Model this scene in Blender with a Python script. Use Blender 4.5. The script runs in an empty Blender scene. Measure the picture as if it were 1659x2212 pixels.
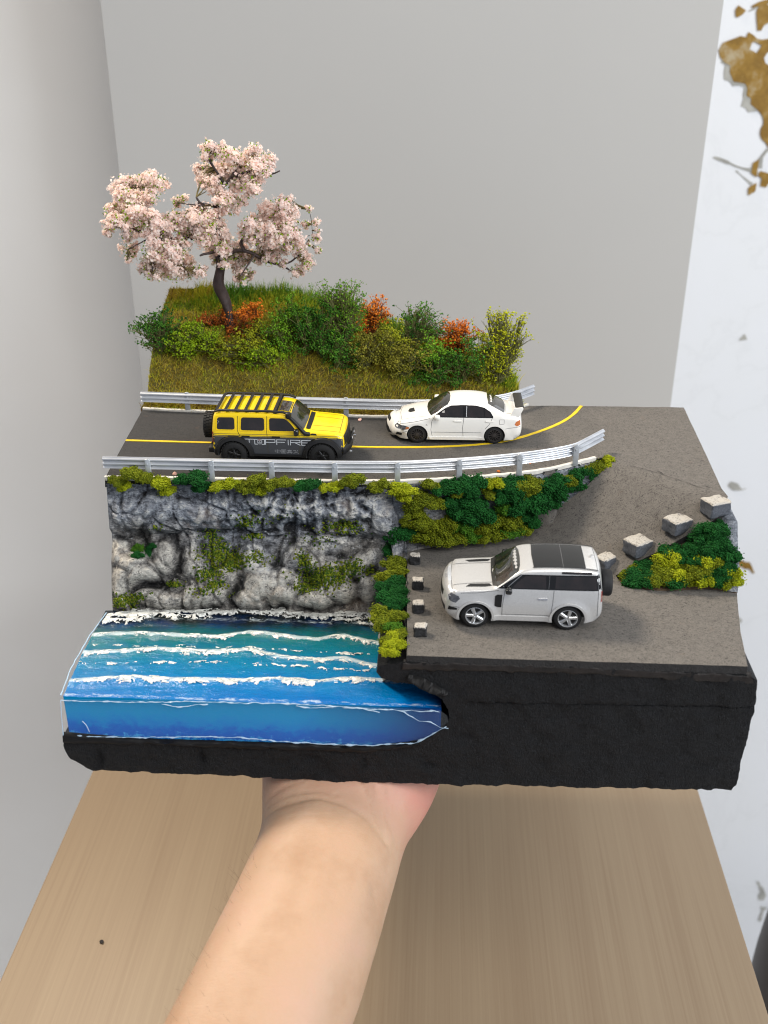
import bpy, bmesh, math, random
import numpy as np
from math import sin, cos, pi, radians, sqrt, exp, atan2, hypot
from mathutils import Vector, Matrix, noise
from mathutils.geometry import delaunay_2d_cdt

random.seed(7); np.random.seed(7)
SC = bpy.context.scene
COL = SC.collection
S = 0.01                                   # everything is written in centimetres and scaled to metres at the end

# ------------------------------------------------------------------ camera, world, lights
FPX, TH, YAW = 2277.0, radians(26.9), radians(2.87)
PCX, PCY = 829.5, 1106.0
CAM = np.array([0.0, -36.0, 31.5])

cd = bpy.data.cameras.new('camera'); cam = bpy.data.objects.new('camera', cd); COL.objects.link(cam)
cam.location = tuple(CAM); cam.rotation_euler = (pi/2 - TH, 0, YAW)
cd.sensor_fit = 'VERTICAL'; cd.sensor_height = 36; cd.sensor_width = 27; cd.lens = 36*FPX/2212
cd.clip_start = 0.01; cd.clip_end = 50
cd.dof.use_dof = True; cd.dof.focus_distance = 0.52; cd.dof.aperture_fstop = 13
SC.camera = cam
W = bpy.data.worlds.new("World"); SC.world = W; W.use_nodes = True
W.node_tree.nodes['Background'].inputs[0].default_value = (0.80, 0.86, 1.0, 1)
W.node_tree.nodes['Background'].inputs[1].default_value = 0.34
SC.view_settings.view_transform = 'Standard'; SC.view_settings.look = 'None'
SC.view_settings.exposure = 0.0; SC.view_settings.gamma = 1
SC.cycles.use_denoising = True; SC.cycles.filter_width = 1.05
SC.cycles.max_bounces = 8

def area(name, loc, target, size, power, col, size_y=None):
    l = bpy.data.lights.new(name, 'AREA'); l.energy = power; l.color = col
    l.size = size*S
    if size_y: l.shape = 'RECTANGLE'; l.size_y = size_y*S
    o = bpy.data.objects.new(name, l); COL.objects.link(o); o.location = loc
    o.rotation_euler = (Vector(target) - Vector(loc)).to_track_quat('-Z', 'Y').to_euler()
    return o
area('ceiling_lamp', (-112, 62, 165), (0, 8, 8), 40, 46, (1.0, 0.88, 0.72))
area('window_light', (185, -100, 105), (0, 15, 5), 150, 52, (0.89, 0.94, 1.0), 170)
area('room_lamp', (55, -115, 185), (0, 10, 10), 110, 23, (1.0, 0.96, 0.90))

# ------------------------------------------------------------------ photograph rays
def ray(px, py):
    r = (px-PCX)/FPX; u = (PCY-py)/FPX
    x, y, z = r, cos(TH)+u*sin(TH), -sin(TH)+u*cos(TH)
    c, s = cos(YAW), sin(YAW)
    return np.array([c*x-s*y, s*x+c*y, z])
def onZ(px, py, z): d = ray(px, py); return CAM + d*((z-CAM[2])/d[2])
def onY(px, py, y): d = ray(px, py); return CAM + d*((y-CAM[1])/d[1])
def onH(px, py, H, y0, y1, n=240):
    d = ray(px, py); p = None
    for k in range(n+1):
        y = y0+(y1-y0)*k/n
        p = CAM + d*((y-CAM[1])/d[1])
        if p[2] <= H(p[0], p[1]): break
    return p

# ------------------------------------------------------------------ mesh helpers
class MB:
    def __init__(s): s.v = []; s.f = []; s.m = []
    def add(s, vs, fs, mi=0):
        b = len(s.v); s.v += [tuple(map(float, p)) for p in vs]
        s.f += [tuple(b+i for i in f) for f in fs]; s.m += [mi]*len(fs)
        return s
    def box(s, c, d, mi=0, rz=0):
        x, y, z = d[0]/2, d[1]/2, d[2]/2
        vs = [(-x,-y,-z),(x,-y,-z),(x,y,-z),(-x,y,-z),(-x,-y,z),(x,-y,z),(x,y,z),(-x,y,z)]
        C, N = cos(rz), sin(rz)
        vs = [(c[0]+C*a-N*b, c[1]+N*a+C*b, c[2]+q) for a, b, q in vs]
        return s.add(vs, [(0,3,2,1),(4,5,6,7),(0,1,5,4),(1,2,6,5),(2,3,7,6),(3,0,4,7)], mi)
    def tube(s, pts, rad, n=8, mi=0, cap=True):
        pts = [Vector(p) for p in pts]; k = len(pts)
        rad = rad if hasattr(rad, '__len__') else [rad]*k
        vs, fs = [], []; up = Vector((0.13, 0.31, 0.94)).normalized(); prev = None
        for i, p in enumerate(pts):
            t = (pts[min(i+1, k-1)] - pts[max(i-1, 0)])
            if t.length < 1e-9: t = Vector((0,0,1))
            t.normalize()
            a = prev if prev is not None else (up if abs(t.dot(up)) < .95 else Vector((1,0,0)))
            a = (a - t*a.dot(t))
            if a.length < 1e-6: a = t.orthogonal()
            a.normalize(); prev = a; b = t.cross(a)
            for j in range(n):
                q = 2*pi*j/n
                vs.append(p + (a*cos(q)+b*sin(q))*rad[i])
        for i in range(k-1):
            for j in range(n):
                fs.append((i*n+j, i*n+(j+1)%n, (i+1)*n+(j+1)%n, (i+1)*n+j))
        if cap: fs += [tuple(range(n-1, -1, -1)), tuple(range((k-1)*n, k*n))]
        return s.add(vs, fs, mi)
    def lathe(s, prof, n=32, mi=0, axis='y', c=(0,0,0), close=False):
        vs, fs = [], []; k = len(prof)
        for j in range(n):
            q = 2*pi*j/n
            for r, h in prof:
                if axis == 'y': vs.append((c[0]+r*cos(q), c[1]+h, c[2]+r*sin(q)))
                elif axis == 'x': vs.append((c[0]+h, c[1]+r*cos(q), c[2]+r*sin(q)))
                else: vs.append((c[0]+r*cos(q), c[1]+r*sin(q), c[2]+h))
        for j in range(n):
            for i in range(k if close else k-1):
                a, b = i, (i+1) % k; j2 = (j+1) % n
                fs.append((j*k+a, j*k+b, j2*k+b, j2*k+a))
        return s.add(vs, fs, mi)
    def sweep(s, pts, sect, mi=0, cap=True):
        """sweep a cross-section [(side, up)] along a path, side = horizontal normal to the left of travel"""
        k = len(pts); n = len(sect); vs, fs = [], []
        P = [Vector(p) for p in pts]
        for i in range(k):
            t = P[min(i+1, k-1)] - P[max(i-1, 0)]
            l = Vector((-t.y, t.x, 0)).normalized()
            for a, b in sect: vs.append(P[i] + l*a + Vector((0,0,b)))
        for i in range(k-1):
            for j in range(n):
                fs.append((i*n+j, i*n+(j+1)%n, (i+1)*n+(j+1)%n, (i+1)*n+j))
        if cap: fs += [tuple(range(n)), tuple(range(k*n-1, (k-1)*n-1, -1))]
        return s.add(vs, fs, mi)
    def build(s, name, mats, parent=None, smooth=True, angle=38, weld=0, recalc=True, bevel=0, loc=None, bseg=2):
        me = bpy.data.meshes.new(name)
        me.from_pydata(s.v, [], s.f)
        mats = mats if isinstance(mats, (list, tuple)) else [mats]
        for m in mats: me.materials.append(m)
        if any(s.m): me.polygons.foreach_set('material_index', s.m)
        if weld or recalc or bevel:
            bm = bmesh.new(); bm.from_mesh(me)
            if weld: bmesh.ops.remove_doubles(bm, verts=bm.verts, dist=weld)
            if recalc: bmesh.ops.recalc_face_normals(bm, faces=bm.faces)
            if bevel:
                es = [e for e in bm.edges if len(e.link_faces) == 2 and e.calc_face_angle(0) > .6]
                bmesh.ops.bevel(bm, geom=es, offset=bevel, segments=bseg, affect='EDGES', profile=.5)
            bm.to_mesh(me); bm.free()
        if smooth:
            me.polygons.foreach_set('use_smooth', [True]*len(me.polygons))
            if angle < 180: me.set_sharp_from_angle(angle=radians(angle))
        me.update()
        o = bpy.data.objects.new(name, me); COL.objects.link(o)
        if loc is not None: o.location = loc
        if parent: o.parent = parent
        return o

def np_mesh(name, V, Fc, mat, parent=None, smooth=False):
    me = bpy.data.meshes.new(name)
    V = np.asarray(V, dtype=np.float32).reshape(-1, 3); Fc = np.asarray(Fc, dtype=np.int32)
    n, k = Fc.shape
    me.vertices.add(len(V)); me.vertices.foreach_set('co', V.ravel())
    me.loops.add(n*k); me.loops.foreach_set('vertex_index', Fc.ravel())
    me.polygons.add(n); me.polygons.foreach_set('loop_start', np.arange(0, n*k, k, dtype=np.int32))
    me.update(calc_edges=True); me.validate()
    me.materials.append(mat)
    if smooth: me.polygons.foreach_set('use_smooth', [True]*n)
    o = bpy.data.objects.new(name, me); COL.objects.link(o)
    if parent: o.parent = parent
    return o

def tag(o, label=None, cat=None, group=None, kind=None):
    if label: o['label'] = label
    if cat: o['category'] = cat
    if group: o['group'] = group
    if kind: o['kind'] = kind
    return o
def empty(name, loc=(0,0,0), rz=0):
    o = bpy.data.objects.new(name, None); COL.objects.link(o)
    o.location = loc; o.rotation_euler = (0,0,rz); o.empty_display_size = .01
    return o
def copy_tree(o, parent=None):
    c = o.copy(); COL.objects.link(c)
    if parent: c.parent = parent
    for ch in o.children: copy_tree(ch, c)
    return c

def inside(p, poly):
    x, y = p; r = False; j = len(poly)-1
    for i in range(len(poly)):
        xi, yi = poly[i]; xj, yj = poly[j]
        if (yi > y) != (yj > y) and x < (xj-xi)*(y-yi)/(yj-yi)+xi: r = not r
        j = i
    return r
def densify(poly, step, closed=True):
    out = []; n = len(poly)
    for i in range(n if closed else n-1):
        a, b = poly[i], poly[(i+1) % n]
        k = max(1, int(math.ceil(hypot(b[0]-a[0], b[1]-a[1])/step - 1e-6)))
        for j in range(k): out.append((a[0]+(b[0]-a[0])*j/k, a[1]+(b[1]-a[1])*j/k))
    if not closed: out.append(poly[-1])
    return out
def fill2d(poly, step=.15, extra=(), holes=()):
    """triangulate a polygon with interior grid points -> (points, faces)"""
    loops = [densify(poly, step)] + [densify(h, step) for h in holes]
    pts, edges = [], []
    for lp in loops:
        b = len(pts); n = len(lp); pts += lp; edges += [(b+i, b+(i+1) % n) for i in range(n)]
    B = np.array(pts)
    xs = B[:,0]; ys = B[:,1]
    inner = []
    nx = int((xs.max()-xs.min())/step)+1; ny = int((ys.max()-ys.min())/step)+1
    for i in range(nx+1):
        for j in range(ny+1):
            inner.append((xs.min()+(i+.5*(j % 2))*step, ys.min()+j*step*.9))
    for q, lim in [(p, .45*step) for p in inner] + [(p, .012) for p in extra]:
        if np.min(np.hypot(B[:,0]-q[0], B[:,1]-q[1])) < lim: continue
        if inside(q, loops[0]) and not any(inside(q, h) for h in loops[1:]): pts.append(q)
    r = delaunay_2d_cdt([Vector(p) for p in pts], edges, [], 0, 1e-5)
    P = [(v[0], v[1]) for v in r[0]]; F = []
    for f in r[2]:
        c = (sum(P[i][0] for i in f)/len(f), sum(P[i][1] for i in f)/len(f))
        if inside(c, loops[0]) and not any(inside(c, h) for h in loops[1:]): F.append(tuple(f))
    return P, F
def boundary(F):
    e = {}
    for f in F:
        for i in range(len(f)):
            a, b = f[i], f[(i+1) % len(f)]
            e[(min(a,b), max(a,b))] = None if (min(a,b), max(a,b)) in e else (a, b)
    return [v for v in e.values() if v]
def patch(mb, poly, fn, off=0.01, thick=0.0, step=.15, mi=0, holes=()):
    """lay a polygon on a surface fn(a, b, offset); thick > 0 closes its rim back towards the surface"""
    P, F = fill2d(poly, step, holes=holes)
    vs = [fn(a, b, off) for a, b in P]; n = len(vs); fs = list(F)
    if thick:
        vs += [fn(a, b, off-thick) for a, b in P]
        for a, b in boundary(F): fs.append((b, a, n+a, n+b))
    mb.add(vs, fs, mi)
def chaikin(p, it=2, closed=False):
    for _ in range(it):
        q = [] if closed else [p[0]]
        n = len(p)
        for i in range(n if closed else n-1):
            a, b = p[i], p[(i+1) % n]
            q += [tuple(a[k]*.75+b[k]*.25 for k in range(len(a))), tuple(a[k]*.25+b[k]*.75 for k in range(len(a)))]
        if not closed: q.append(p[-1])
        p = q
    return p
def round_poly(poly, r, k=4):
    out = []; n = len(poly)
    for i in range(n):
        p = np.array(poly[i], float); a = np.array(poly[i-1], float)-p; b = np.array(poly[(i+1) % n], float)-p
        la, lb = np.linalg.norm(a), np.linalg.norm(b); q = min(r, la*.45, lb*.45); A, B = p+a/la*q, p+b/lb*q
        for j in range(k+1): t = j/k; out.append(tuple((1-t)**2*A+2*t*(1-t)*p+t*t*B))
    return out
def resample(p, step):
    P = np.array(p, float); d = np.r_[0, np.cumsum(np.linalg.norm(np.diff(P, axis=0), axis=1))]
    n = max(2, int(round(d[-1]/step))+1); t = np.linspace(0, d[-1], n)
    return np.stack([np.interp(t, d, P[:,k]) for k in range(P.shape[1])], 1)
def interp(x, tab):
    return float(np.interp(x, [t[0] for t in tab], [t[1] for t in tab]))
def fbm(x, y, z, o=4): return noise.fractal(Vector((x, y, z)), 1.0, 2.0, o)

# ------------------------------------------------------------------ materials
def lin(c): return tuple(((v/255+.055)/1.055)**2.4 if v > 10 else v/255/12.92 for v in c)
class NT:
    def __init__(s, name):
        s.m = bpy.data.materials.new(name); s.m.use_nodes = True; s.t = s.m.node_tree
        s.b = s.t.nodes['Principled BSDF']; s.co = None
    def n(s, typ, **kw):
        x = s.t.nodes.new(typ)
        for k, v in kw.items():
            if isinstance(v, bpy.types.NodeSocket): s.t.links.new(v, x.inputs[k.replace('_', ' ')] if k.replace('_', ' ') in x.inputs else x.inputs[k])
            elif k.replace('_', ' ') in x.inputs: x.inputs[k.replace('_', ' ')].default_value = v
            else: setattr(x, k, v)
        return x
    def link(s, a, b): s.t.links.new(a, b)
    def coord(s, scale=(1,1,1)):
        tc = s.t.nodes.new('ShaderNodeTexCoord'); mp = s.t.nodes.new('ShaderNodeMapping')
        mp.inputs['Scale'].default_value = tuple(100*k for k in scale)          # object metres -> centimetres
        s.link(tc.outputs['Object'], mp.inputs[0]); return mp.outputs[0]
    def noise(s, scale, detail=4, rough=.6, vec=None, dist=0):
        x = s.t.nodes.new('ShaderNodeTexNoise')
        s.link(vec if vec is not None else s.coord(), x.inputs['Vector'])
        x.inputs['Scale'].default_value = scale; x.inputs['Detail'].default_value = detail
        x.inputs['Roughness'].default_value = rough; x.inputs['Distortion'].default_value = dist
        return x.outputs['Fac']
    def ramp(s, fac, stops, interp='LINEAR'):
        x = s.t.nodes.new('ShaderNodeValToRGB'); x.color_ramp.interpolation = interp; e = x.color_ramp.elements
        while len(e) > 1: e.remove(e[-1])
        e[0].position = stops[0][0]; e[0].color = (*stops[0][1], 1)
        for p, c in stops[1:]:
            q = e.new(p); q.color = (*c, 1)
        s.link(fac, x.inputs[0]); return x.outputs[0]
    def mix(s, fac, a, b, mode='MIX'):
        x = s.t.nodes.new('ShaderNodeMix'); x.data_type = 'RGBA'; x.blend_type = mode
        for v, i in ((fac, 0), (a, 6), (b, 7)):
            if isinstance(v, bpy.types.NodeSocket): s.link(v, x.inputs[i])
            elif i == 0: x.inputs[0].default_value = v
            else: x.inputs[i].default_value = (*v, 1)
        return x.outputs[2]
    def math(s, op, a, b=0.0, clamp=False):
        x = s.t.nodes.new('ShaderNodeMath'); x.operation = op; x.use_clamp = clamp
        for v, i in ((a, 0), (b, 1)):
            if isinstance(v, bpy.types.NodeSocket): s.link(v, x.inputs[i])
            else: x.inputs[i].default_value = v
        return x.outputs[0]
    def bump(s, h, strength=.4, dist=.05):
        x = s.t.nodes.new('ShaderNodeBump'); x.inputs['Strength'].default_value = strength
        x.inputs['Distance'].default_value = dist*S; s.link(h, x.inputs['Height'])
        s.link(x.outputs[0], s.b.inputs['Normal']); return x
    def set(s, **kw):
        for k, v in kw.items():
            i = s.b.inputs[k.replace('_', ' ')]
            if isinstance(v, bpy.types.NodeSocket): s.link(v, i)
            elif k in ('Base_Color', 'Subsurface_Radius') : i.default_value = (*v, 1) if k == 'Base_Color' else v
            else: i.default_value = v
        return s

def plain(name, c, rough=.5, metal=0, coat=0, var=.12, vs=3., bump=0, bs=20., spec=.5):
    t = NT(name); c = lin(c)
    if var:
        f = t.noise(vs, 4)
        t.set(Base_Color=t.ramp(f, [(.3, tuple(k*(1-var) for k in c)), (.7, tuple(min(1, k*(1+var)) for k in c))]))
    else: t.set(Base_Color=c)
    t.set(Roughness=rough, Metallic=metal, Coat_Weight=coat, Specular_IOR_Level=spec)
    if coat: t.set(Coat_Roughness=.06)
    if bump: t.bump(t.noise(bs, 4), bump)
    return t.m
def leafy(name, cols, rough=.75, trans=.0, patch_scale=.8):
    """per-piece random tint between the given colours, plus large soft patches"""
    t = NT(name)
    g = t.t.nodes.new('ShaderNodeNewGeometry')
    n = len(cols)
    oi = t.t.nodes.new('ShaderNodeObjectInfo')
    fr = t.math('ADD', t.math('MULTIPLY', g.outputs['Random Per Island'], .78), t.math('MULTIPLY', oi.outputs['Random'], .22))
    r = t.ramp(fr, [(i/max(1, n-1), lin(c)) for i, c in enumerate(cols)])
    t.set(Base_Color=t.mix(.25, r, t.ramp(t.noise(patch_scale, 3), [(.35, lin(cols[0])), (.65, lin(cols[-1]))])), Roughness=rough, Specular_IOR_Level=.2)
    if trans:
        t.set(Subsurface_Weight=0)
        tr = t.t.nodes.new('ShaderNodeBsdfTranslucent'); t.link(r, tr.inputs[0])
        mx = t.t.nodes.new('ShaderNodeMixShader'); mx.inputs[0].default_value = trans
        t.link(t.b.outputs[0], mx.inputs[1]); t.link(tr.outputs[0], mx.inputs[2])
        t.link(mx.outputs[0], t.t.nodes['Material Output'].inputs[0])
    return t.m
# ================================================================== THE ROOM
TZ = -20.0                                         # table top
def mat_wall():
    t = NT('greige_plaster'); f = t.noise(.05, 3)
    t.set(Base_Color=t.ramp(f, [(.3, lin((242,238,231))), (.7, lin((246,243,237)))]), Roughness=.9)
    t.bump(t.noise(3, 4), .08); return t.m
def mat_marble():
    t = NT('white_marble'); v = t.coord((1,1,1))
    a = t.noise(.045, 6, .6, v, 1.2); d = t.math('ABSOLUTE', t.math('SUBTRACT', a, .5))
    c = t.ramp(d, [(0, lin((228,229,230))), (.02, lin((231,232,233))), (.2, lin((232,233,235)))])
    t.set(Base_Color=c, Roughness=.25); return t.m
def mat_wood():
    t = NT('oak_laminate'); a = t.noise(1.0, 6, .65, t.coord((4.5, .05, 4.5)), .25); b = t.noise(.25, 3, .5, t.coord((1, .06, 1)), .8)
    f = t.math('ADD', t.math('MULTIPLY', a, .6), t.math('MULTIPLY', b, .4))
    c = t.ramp(f, [(.3, lin((136,115,91))), (.5, lin((145,125,100))), (.7, lin((153,134,108)))])
    t.set(Base_Color=c, Roughness=.48, Specular_IOR_Level=.35); t.bump(a, .12, .02); return t.m
m_wall, m_marble, m_wood = mat_wall(), mat_marble(), mat_wood()
m_panel = plain('grey_laminate', (192,189,183), .55, var=.012, vs=.05)
m_edge = plain('pale_edging', (226,222,214), .5, var=0)
m_floor = plain('pale_floor', (205,205,205), .35, var=.05, vs=.05)

tag(MB().box((0, -10, TZ-111), (700, 420, 2)).build('floor', m_floor, smooth=False), 'pale grey floor beside the table', kind='structure')
WY = 78
tag(MB().box((-171, 58, -18), (330, 4, 226)).build('wall', m_wall, smooth=False), 'off-white plaster wall behind the grey panel', kind='structure')
mw = MB().box((171, WY+2, 20), (332, 4, 302)).build('marble_wall', m_marble, smooth=False)
tag(mw, 'white marble wall with golden veins', kind='structure')
# golden veins inlaid in the marble: flat shapes on the slab
m_gold = NT('golden_vein'); m_gold.set(Base_Color=m_gold.ramp(m_gold.noise(.35, 6, .7), [(.32, lin((176,160,128))), (.45, lin((150,116,46))), (.56, lin((128,96,34))), (.70, lin((176,144,74)))]), Roughness=.35); m_gold = m_gold.m
m_ash = plain('grey_vein', (168,166,158), .35, var=.2, vs=.6)
VN = [0]
def vein(path, wid, m):
    c = [onY(px*.245+1404, py*.2445, WY-.1) for px, py in path]            # measured on an enlarged corner of the picture
    P = resample(chaikin([(p[0], p[2]) for p in c], 1), .5); n = len(P); L, R = [], []
    ws = np.interp(np.linspace(0, 1, n), np.linspace(0, 1, len(wid)), wid)
    for i in range(n):
        t = P[min(i+1, n-1)]-P[max(i-1, 0)]; t /= np.linalg.norm(t)+1e-9
        w = ws[i]*max(.25, .8+1.3*fbm(P[i][0]*.5, P[i][1]*.5, 3)); off = np.array([-t[1], t[0]])
        L.append(P[i]+off*w*.5); R.append(P[i]-off*w*.5*(.8+.5*fbm(P[i][0]*.5, 5, P[i][1]*.5)))
    mb = MB(); VN[0] += 1; yv = WY-(.12 if m is m_gold else .04)-.003*VN[0]
    mb = MB(); mb.add([(p[0], yv, p[1]) for p in L]+[(p[0], yv, p[1]) for p in R], [(i, i+1, n+i+1, n+i) for i in range(n-1)])
    mb.build('vein', m, mw, smooth=False)
for path, wid in [
    ([(715,350),(740,470),(830,590),(930,760),(1010,920),(1050,1150),(1060,1300)], [5,7,5.5,4,5,4,1.5]),
    ([(1060,60),(1010,120),(975,200),(965,270)], [5,4.5,3.5,1.5]),
    ([(1060,380),(1000,430),(940,540),(930,620),(990,740),(1030,830)], [3,6,6,7,6,2]),
    ([(850,330),(920,350),(1000,385),(1070,370)], [2.5,2,1.6,2.5]),
    ([(765,150),(785,115),(815,70)], [1,4,3]),
    ([(1000,1650),(1010,1600),(1060,1560)], [3,3,2]), ([(880,1650),(910,1690),(930,1680)], [1.5,3,1]), ([(960,1530),(1070,1580)], [1,3]),
    ([(900,1490),(950,1490)], [3,3]), ([(900,60),(980,30),(1060,10)], [1,2,2])]: vein(path, [w*.45 for w in wid], m_gold)
for path, wid in [
    ([(690,500),(760,620),(840,700),(930,850),(1000,1010),(1040,1180)], [2,5,4,4,3,1]),
    ([(560,1390),(680,1430),(800,1490),(920,1510)], [.7,.9,.8,1.2]), ([(1050,1310),(990,1370),(950,1480)], [.8,1,1.3]),
    ([(760,1510),(900,1630)], [.6,.6]), ([(870,100),(960,60)], [.5,.6])]: vein(path, [w*.62 for w in wid], m_ash)
def disp_vein(path, wid, m): vein([((x-1404)/.245, y/.2445) for x, y in path], wid, m)
disp_vein([(1575,1045),(1600,1060),(1612,1055)], [.4,1.2,.5], m_ash); disp_vein([(1590,1215),(1618,1222),(1628,1238)], [.7,2.2,.6], m_gold)
disp_vein([(1598,735),(1612,728)], [.4,.8], m_ash); disp_vein([(1585,1330),(1600,1345)], [.4,.7], m_ash)
disp_vein([(1636,1905),(1648,1925),(1644,1945)], [.6,1.2,.5], m_ash); disp_vein([(1650,1960),(1640,1990)], [1.2,.6], m_ash)

# desk top with its tall grey back panel
XL, XR, PY = -24.2, 19.4, 45.0
desk = empty('desk', ((XL+XR)/2, 17, TZ-110))
tag(desk, 'wood-grain table below the raised diorama, tall grey panel at its back', 'table')
def local(o, par):
    o.parent = par; o.location = Vector(o.location) - par.location; return o
local(MB().box(((XL+XR)/2, 17.4, TZ-1.25), (XR-XL, 54.8, 2.5)).build('table_top', m_wood, bevel=.12), desk)
bp = local(MB().box(((XL+XR)/2, PY+.9, TZ+24), (XR-XL-.5, 1.8, 90)).build('back_panel', m_panel, smooth=False), desk)
e = MB().box((XR+.02-.25+.09, PY+.9, TZ+24), (.14, 1.84, 90)).box((XL+.16, PY+.9, TZ+24), (.14, 1.84, 90)).build('edge_band', m_edge, smooth=False)
e.parent = bp; e.location = -Vector(desk.location)
for sx in (XL+2, XR-2):
    for sy in (-6, 41): local(MB().box((sx, sy, TZ-56.2), (3.2, 3.2, 107.4)).build('leg', m_wood, bevel=.2), desk)
# dark chair whose rounded back just shows in the lower corner
m_chair = plain('dark_brown_leather', (52,42,36), .45, var=.15, vs=.4)
cp = onZ(1690, 2070, -46)
ch = empty('chair', (cp[0]+16, cp[1], TZ-110)); tag(ch, 'dark brown rounded chair at the lower right corner', 'chair')
def cpart(name, prof, h0, ang0, ang1, r0, r1):
    mb = MB(); vs = []; n = 28
    sect = chaikin([(r0,0),(r1,0),(r1,h0),(r0,h0)], 3, True); k = len(sect)
    for i in range(n+1):
        q = ang0+(ang1-ang0)*i/n
        for a, b in sect: vs.append((a*cos(q), a*sin(q), b+prof))
    mb.add(vs, [(i*k+j, i*k+(j+1) % k, (i+1)*k+(j+1) % k, (i+1)*k+j) for i in range(n) for j in range(k)]+[tuple(range(k)), tuple(n*k+j for j in range(k))])
    return mb.build(name, m_chair, ch)
cpart('backrest', 65, 20, radians(70), radians(290), 13, 17)
MB().lathe([(0,58),(13,58),(16.4,60),(16.9,65),(15,68.5),(0,69.5)], 40, axis='z').build('seat', m_chair, ch)
for q in range(4): MB().tube([(11*cos(q*pi/2+.8), 11*sin(q*pi/2+.8), 59), (14*cos(q*pi/2+.8), 14*sin(q*pi/2+.8), 0)], [1.6, 1.1], 10).build('leg', m_chair, ch)

# ================================================================== THE FOREARM AND HAND
def mat_skin():
    t = NT('skin'); f = t.noise(.35, 4, .6); g = t.noise(9, 5, .7)
    c = t.ramp(f, [(.25, lin((176,141,111))), (.5, lin((190,157,129))), (.75, lin((195,158,134)))])
    sx = t.t.nodes.new('ShaderNodeSeparateXYZ'); t.link(t.coord(), sx.inputs[0])
    w = t.math('ADD', t.math('MULTIPLY', sx.outputs[1], .33), t.math('MULTIPLY', sx.outputs[0], .09)); w = t.math('ADD', w, .75, True)
    w = t.math('MULTIPLY', w, t.math('ADD', t.math('MULTIPLY', t.noise(.6, 4), 1.4), .1), True)
    c = t.mix(w, c, lin((196,136,120)))
    c = t.mix(t.math('MULTIPLY', g, .12), c, lin((166,108,78)))
    t.set(Base_Color=c, Roughness=.48, Specular_IOR_Level=.35, Subsurface_Weight=.18, Subsurface_Radius=(1, .35, .18), Subsurface_Scale=.006)
    cr = t.math('ADD', t.noise(7, 5, .7, t.coord((.45, 1.3, 1))), t.math('MULTIPLY', t.noise(30, 3, .6), .4))
    t.bump(cr, .28, .06); return t.m
m_skin = mat_skin()
def build_arm():
    rows = [(565,945,1692,-1.75,.33),(565,930,1722,-2.0,.34),(565,905,1760,-2.35,.37),(565,884,1795,-2.75,.39),(556,870,1835,-3.05,.40),(532,856,1890,-3.35,.41),(500,835,1960,-3.7,.41),
            (450,805,2060,-4.2,.42),(405,778,2150,-4.7,.43),(372,752,2212,-5.1,.43)]
    secs = []
    for l, r, y, z, k in rows:
        a, b = onZ(l, y, z), onZ(r, y, z); secs.append(((a[0]+b[0])/2, (a[1]+b[1])/2, z, (b[0]-a[0])/2, k*(b[0]-a[0])*.92))
    l = secs[-1]; p = secs[-2]; u = np.array(l)-np.array(p)
    for k in (1.5, 4, 8): secs.append(tuple(np.array(l)+u*k*np.array([1,1,1,.5,.5])))
    s0 = secs[0]
    secs = [(-3.2, 11.6, -1.25, 4.05, 1.05), (-3.2, 9, -1.35, 4.3, 1.2), (-3.3, 6.5, -1.5, 4.45, 1.35), (-3.35, 4.2, -1.62, 4.6, 1.5)] + secs
    A = np.array(secs); t = np.arange(len(A)); tt = np.linspace(0, len(A)-1, 110)
    A = np.stack([np.interp(tt, t, A[:,k]) for k in range(5)], 1)
    for _ in range(6): A[1:-1] = .25*A[:-2]+.5*A[1:-1]+.25*A[2:]
    n = 56; vs, fs = [], []
    for x, y, z, a, b in A:
        for j in range(n):
            q = 2*pi*j/n; c_, s_ = cos(q), sin(q)
            ex = .86
            xx = math.copysign(abs(c_)**ex, c_); zz = math.copysign(abs(s_)**ex, s_)
            vs.append((x+a*xx, y, min(z+b*zz, -.16 if y > -.3 else 9)))
    m = len(A)
    for i in range(m-1):
        for j in range(n): fs.append((i*n+j, i*n+(j+1) % n, (i+1)*n+(j+1) % n, (i+1)*n+j))
    mb = MB(); mb.add(vs, fs+[tuple(range(n)), tuple(range((m-1)*n, m*n))])
    for x0, L, bend, r in [(-6.3, 6.2, -.35, .78), (-4.25, 7.3, -.12, .86), (-2.2, 7.8, .05, .88), (-.15, 7.0, .3, .85)]:   # little, ring, middle, index finger
        pts = [(x0+bend*k*.55, 10.4+L*k/8, -1.12-.25*sin(pi*k/8)+.1*(k/8)) for k in range(-3, 9)]
        mb.tube(pts, [r*(1.02-.022*max(0, k)) for k in range(-3, 8)]+[r*.5], 14)
    mb.tube([(-.9, 3.0, -1.7), (.4, 4.8, -1.7), (1.7, 6.6, -1.55), (2.7, 8.4, -1.35), (3.3, 9.9, -1.2), (3.6, 10.9, -1.15), (3.75, 11.5, -1.12)], [1.5, 1.45, 1.15, .98, .98, .85, .45], 16)
    o = mb.build('person', m_skin, smooth=True, angle=180)
    r = o.modifiers.new('r', 'REMESH'); r.mode = 'VOXEL'; r.voxel_size = .13
    dg = bpy.context.evaluated_depsgraph_get(); me = bpy.data.meshes.new_from_object(o.evaluated_get(dg))
    o.modifiers.clear(); o.data = me; me.materials.clear(); me.materials.append(m_skin)
    bm = bmesh.new(); bm.from_mesh(me)
    for _ in range(8): bmesh.ops.smooth_vert(bm, verts=bm.verts, factor=.5, use_axis_x=True, use_axis_y=True, use_axis_z=True)
    def seg(px, py, z=-1.2): p = onZ(px, py, z); return np.array([p[0], p[1]])
    def dseg(p, a, b):
        ab = b-a; t = max(0, min(1, np.dot(p-a, ab)/np.dot(ab, ab))); return np.linalg.norm(p-a-t*ab), t
    R = lambda cx, cy: (378+cx*.3906, 1647+cy*.3906)      # from an enlarged view of the wrist
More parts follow.
